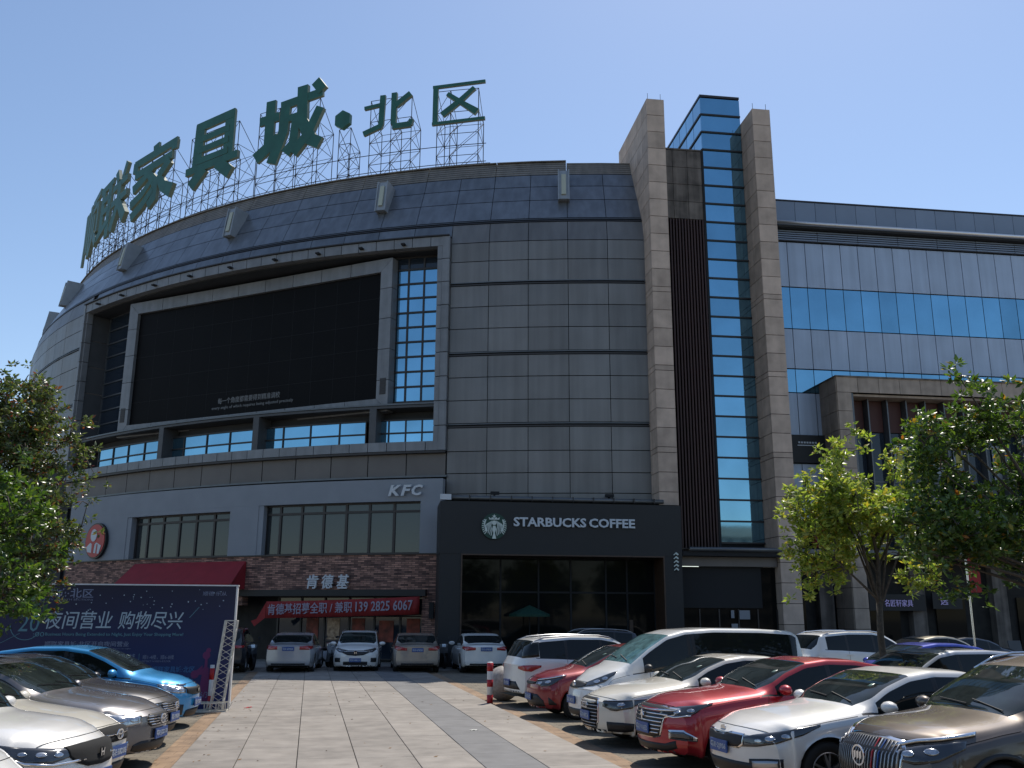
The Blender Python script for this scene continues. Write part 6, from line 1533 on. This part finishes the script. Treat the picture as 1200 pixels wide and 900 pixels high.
tree('small pale yellow-green tree with slim dark trunk before the right stone pylon', (10.85, 20.0, 0),
     [(9.55, 19.9, 4.5, .80, .8, .70), (10.6, 20.0, 5.6, .75, .8, .70), (11.5, 20.1, 5.1, .75, .8, .75), (9.4, 19.8, 3.6, .70, .7, .60), (11.4, 20.0, 4.0, .8, .9, .7), (10.5, 19.9, 4.5, 1.0, .9, .8), (9.3, 19.8, 2.95, .5, .5, .3), (11.7, 20.0, 3.1, .6, .6, .4), (10.3, 20, 3.4, .7, .6, .4)],
     M['leaf_pale'], 330, 36, .14, 11, trunk_r=.080, fork=2.5, csize=.22, up_bias=.5, gaps=-1.2, limb=.42, lead=True)
tree('dark glossy green tree filling the right edge with scattered yellow leaves', (12.6, 15.4, 0),
     [(10.2, 15.0, 4.9, 1.2, 1.2, .9), (11.6, 15.2, 5.1, 1.3, 1.2, 1.0), (9.9, 15.1, 3.7, 1.2, 1.0, .6), (11.3, 15.0, 3.4, 1.3, 1.1, .8), (9.4, 15.0, 3.3, .6, .6, .5), (10.2, 15.0, 6.0, .45, .5, .35), (10.6, 15.0, 2.6, 1.0, .7, .35), (9.3, 15.0, 5.3, .4, .4, .35), (9.0, 15, 4.2, .4, .3, .3)],
     M['leaf_dark'], 330, 46, .135, 5, trunk_r=.14, fork=2.5, csize=.26, up_bias=.5, gaps=-.35, limb=.40)
tree('olive tree with rusty leaves rising behind the billboard cars on the left', (-8.1, 18.6, 0),
     [(-6.95, 18.3, 5.8, .75, 1.0, .75), (-5.75, 18.3, 4.95, .60, .9, .60), (-7.4, 18.2, 4.6, 1.3, 1.2, 1.3), (-6.3, 18.3, 3.6, .75, .9, .8), (-6.5, 18.2, 2.7, .70, .8, .5), (-5.6, 18.2, 4.4, .4, .5, .35)],
     M['leaf_olive'], 520, 50, .10, 23, trunk_r=.13, fork=2.8, csize=.24, up_bias=.4, gaps=-1.4, droop=.05, limb=.40)
tree('fresh green tree hanging low over the left cars at the picture edge', (-7.5, 15.3, 0),
     [(-6.1, 15.3, 3.3, 1.0, 1.0, 1.0), (-6.7, 15.2, 4.2, .9, .9, .6), (-5.7, 15.2, 2.45, .75, .8, .40)],
     M['leaf_green'], 230, 46, .115, 31, trunk_r=.12, fork=2.4, csize=.24, up_bias=.4, gaps=-1.2, droop=.05, limb=.40)
# ------------------------------------------------------------------ the street behind the photographer (seen only as reflections)
M['apt'] = mat('apartment render', (0.26, 0.225, 0.185), 0.85, nscale=.3, namt=.1); M['apt_win'] = mat('apartment window', (0.03, 0.035, 0.04), 0.1)
for (x, y, w_, d_, h_, lab) in ((-62, -78, 34, 14, 33, 'beige apartment block left behind the viewer'), (0, -110, 30, 14, 22, 'beige apartment block straight behind the viewer'), (70, -95, 30, 14, 20, 'beige apartment block right behind the viewer')):
    t = thing('apartment_building', lab, 'building', (x, y, 0)); b = MB(); b.box(-w_/2, w_/2, -d_, 0, 0, h_); b.build('wall', M['apt'], t)
    b = MB()
    for i in range(int(w_/3)):
        for j in range(int(h_/3)): b.box(-w_/2+.8+i*3, -w_/2+2.2+i*3, -.02, .05, .9+j*3, 2.3+j*3)
    tag(b.build('window', M['apt_win'], t), kind='stuff'); b = MB()
    for j in range(int(h_/3)): b.box(-w_/2, w_/2, .0, .5, 2.75+j*3, 2.95+j*3)
    tag(b.build('balcony', M['apt'], t), kind='stuff')
for i, (x, y) in enumerate(((-26, -16), (-17, -19), (-9, -17), (0, -20), (9, -17), (18, -19), (27, -16), (-20, -4), (24, -2))):
    tree('street tree '+('at the far left end behind the viewer', 'second along from the left behind the viewer', 'a little left behind the viewer', 'straight behind the viewer', 'a little right behind the viewer', 'second along from the right behind the viewer', 'at the far right end behind the viewer', 'beside the viewer on the left', 'beside the viewer on the right')[i], (x, y, 0), [(x, y, 5.2, 3.3, 2.2, 2.6), (x+1.8, y, 4.2, 2.0, 2, 1.8), (x-2, y, 4.4, 2, 2, 1.8)], M['leaf_dark'], 210, 30, .42, 50+i, trunk_r=.18, fork=2.6, csize=1.1, gaps=-2, group='street trees behind the viewer')
# ------------------------------------------------------------------ scooters, boards and litter
def scooter(x, y, rz, label, col):
    t = thing('scooter', label, 'scooter', (x, y, 0.006), R(rz), 'scooters parked at the mall front')
    pm = PT_[col]
    def wheel(px):
        b = MB(); n = 20; prof = [(.17, -.04), (.24, -.05), (.255, 0), (.24, .05), (.17, .04)]
        vs = [(q*math.cos(2*math.pi*k/n), yy, q*math.sin(2*math.pi*k/n)) for k in range(n) for q, yy in prof]; b.add(vs, [(k*5+i, k*5+i+1, ((k+1) % n)*5+i+1, ((k+1) % n)*5+i) for k in range(n) for i in range(4)])
        b.prism([(.17*math.cos(2*math.pi*k/10), .17*math.sin(2*math.pi*k/10)) for k in range(10)], -.03, .03); o = b.build('wheel', M['tyre'], t); o.location = (px, 0, .255)
    wheel(.62); wheel(-.55)
    b = MB(); b.prism([(-.80, .48), (-.60, .40), (-.25, .33), (.30, .25), (.38, .30), (.02, .40), (-.12, .68), (-.45, .74), (-.82, .70)], -.13, .13); b.build('body', pm, t)
    b = MB(); b.prism([(.32, .28), (.40, .26), (.52, .62), (.46, .98), (.36, .98), (.42, .62)], -.17, .17); b.build('leg_shield', pm, t)
    b = MB(); b.prism([(-.80, .73), (-.10, .70), (-.06, .78), (-.40, .82), (-.80, .84)], -.12, .12); b.build('seat', M['trim'], t)
    b = MB(); b.bar((.62, 0, .26), (.40, 0, 1.02), .05); b.bar((.40, -.32, 1.05), (.40, .32, 1.05), .035); b.build('handlebar', M['trim'], t)
    b = MB(); b.prism([(.40, .84), (.52, .86), (.50, .98), (.40, 1.0)], -.08, .08); b.build('headlight', M['lamp_clear'], t)
    for s_ in (-1, 1):
        b = MB(); b.bar((.40, .24*s_, 1.05), (.36, .30*s_, 1.22), .015); b.box(.33, .36, .27*s_-.05, .27*s_+.05, 1.20, 1.28); b.build('mirror', M['trim'], t)
for x, y, rz, lb, cl in ((-5.2, 40.2, -70, 'dark scooter between the shaded dark car and the silver sedan', 'navy'), (-2.25, 41.5, -60, 'white fronted scooter between the silver sedan and the white utility car', 'silver'),
                         (-1.95, 42.6, -110, 'dark red scooter behind the white utility car at the restaurant door', 'red2'), (2.55, 41.4, -80, 'black scooter right of the champagne sedan by the dark pier', 'black')):
    scooter(x, y, rz, lb, cl)
for i, x in enumerate((24.3, 25.1)):
    t = thing('display_board', ('left' if i == 0 else 'right')+' one of two pale display boards leaning before the far right shops', 'board', (x+3.2, 39.5, 0)); b = MB(); b.hexa([(0, 0, 0.02), (.6, 0, .02), (.6, .04, .02), (0, .04, .02), (0, .25, 1.2), (.6, .25, 1.2), (.6, .29, 1.2), (0, .29, 1.2)])
    b.build('panel', M['recess_tile'], t); b = MB(); b.bar((.3, .28, 1.1), (.3, .6, .02), .03); b.build('prop', M['trim'], t)
rg = np.random.RandomState(4); b = MB()
for k in range(150):
    side = rg.rand() < .6
    q_ = rg.uniform(-2.3, -1.2) if side and rg.rand() < .6 else rg.uniform(-1.8, 4.9); tt = rg.uniform(13.5, 36); c_ = Vector(pv(q_, tt, .046)); a = rg.uniform(0, 6.28); l_ = rg.uniform(.02, .05)
    u_ = Vector((math.cos(a), math.sin(a), 0)); w_ = Vector((-u_.y, u_.x, 0)); b.add([c_-u_*l_, c_+w_*l_*.4+Vector((0, 0, .008)), c_+u_*l_+Vector((0, 0, .012)), c_-w_*l_*.4], [(0, 1, 2, 3)])
M['dry_leaf'] = mat('dry leaf', (0.20, 0.11, 0.04), 0.8); tag(b.build('fallen_leaves', M['dry_leaf'], fix=False), 'scattered small dry leaves on the paved aisle', 'leaves', kind='stuff')
for (x, y, a, lb) in ((1.75, 18.6, .3, 'small white scrap of paper on the dark paving strip'), (-3.0, 23.4, 1.2, 'crumpled red ribbon on the ground at the foot of the truss')):
    b = MB(); n = 4; m_ = M['white_card'] if 'white' in lb else M['sign_red']
    vs = [(i*.045*(1 if 'white' in lb else 2.2), j*.03, .045+.012*((i+j) % 2)) for i in range(n) for j in range(n)]; b.add(vs, [(i*n+j, (i+1)*n+j, (i+1)*n+j+1, i*n+j+1) for i in range(n-1) for j in range(n-1)])
    o = b.build('paper_scrap' if 'white' in lb else 'ribbon', m_, fix=False); o.location = (x, y, 0); o.rotation_euler = (0, 0, a); tag(o, lb, 'litter')
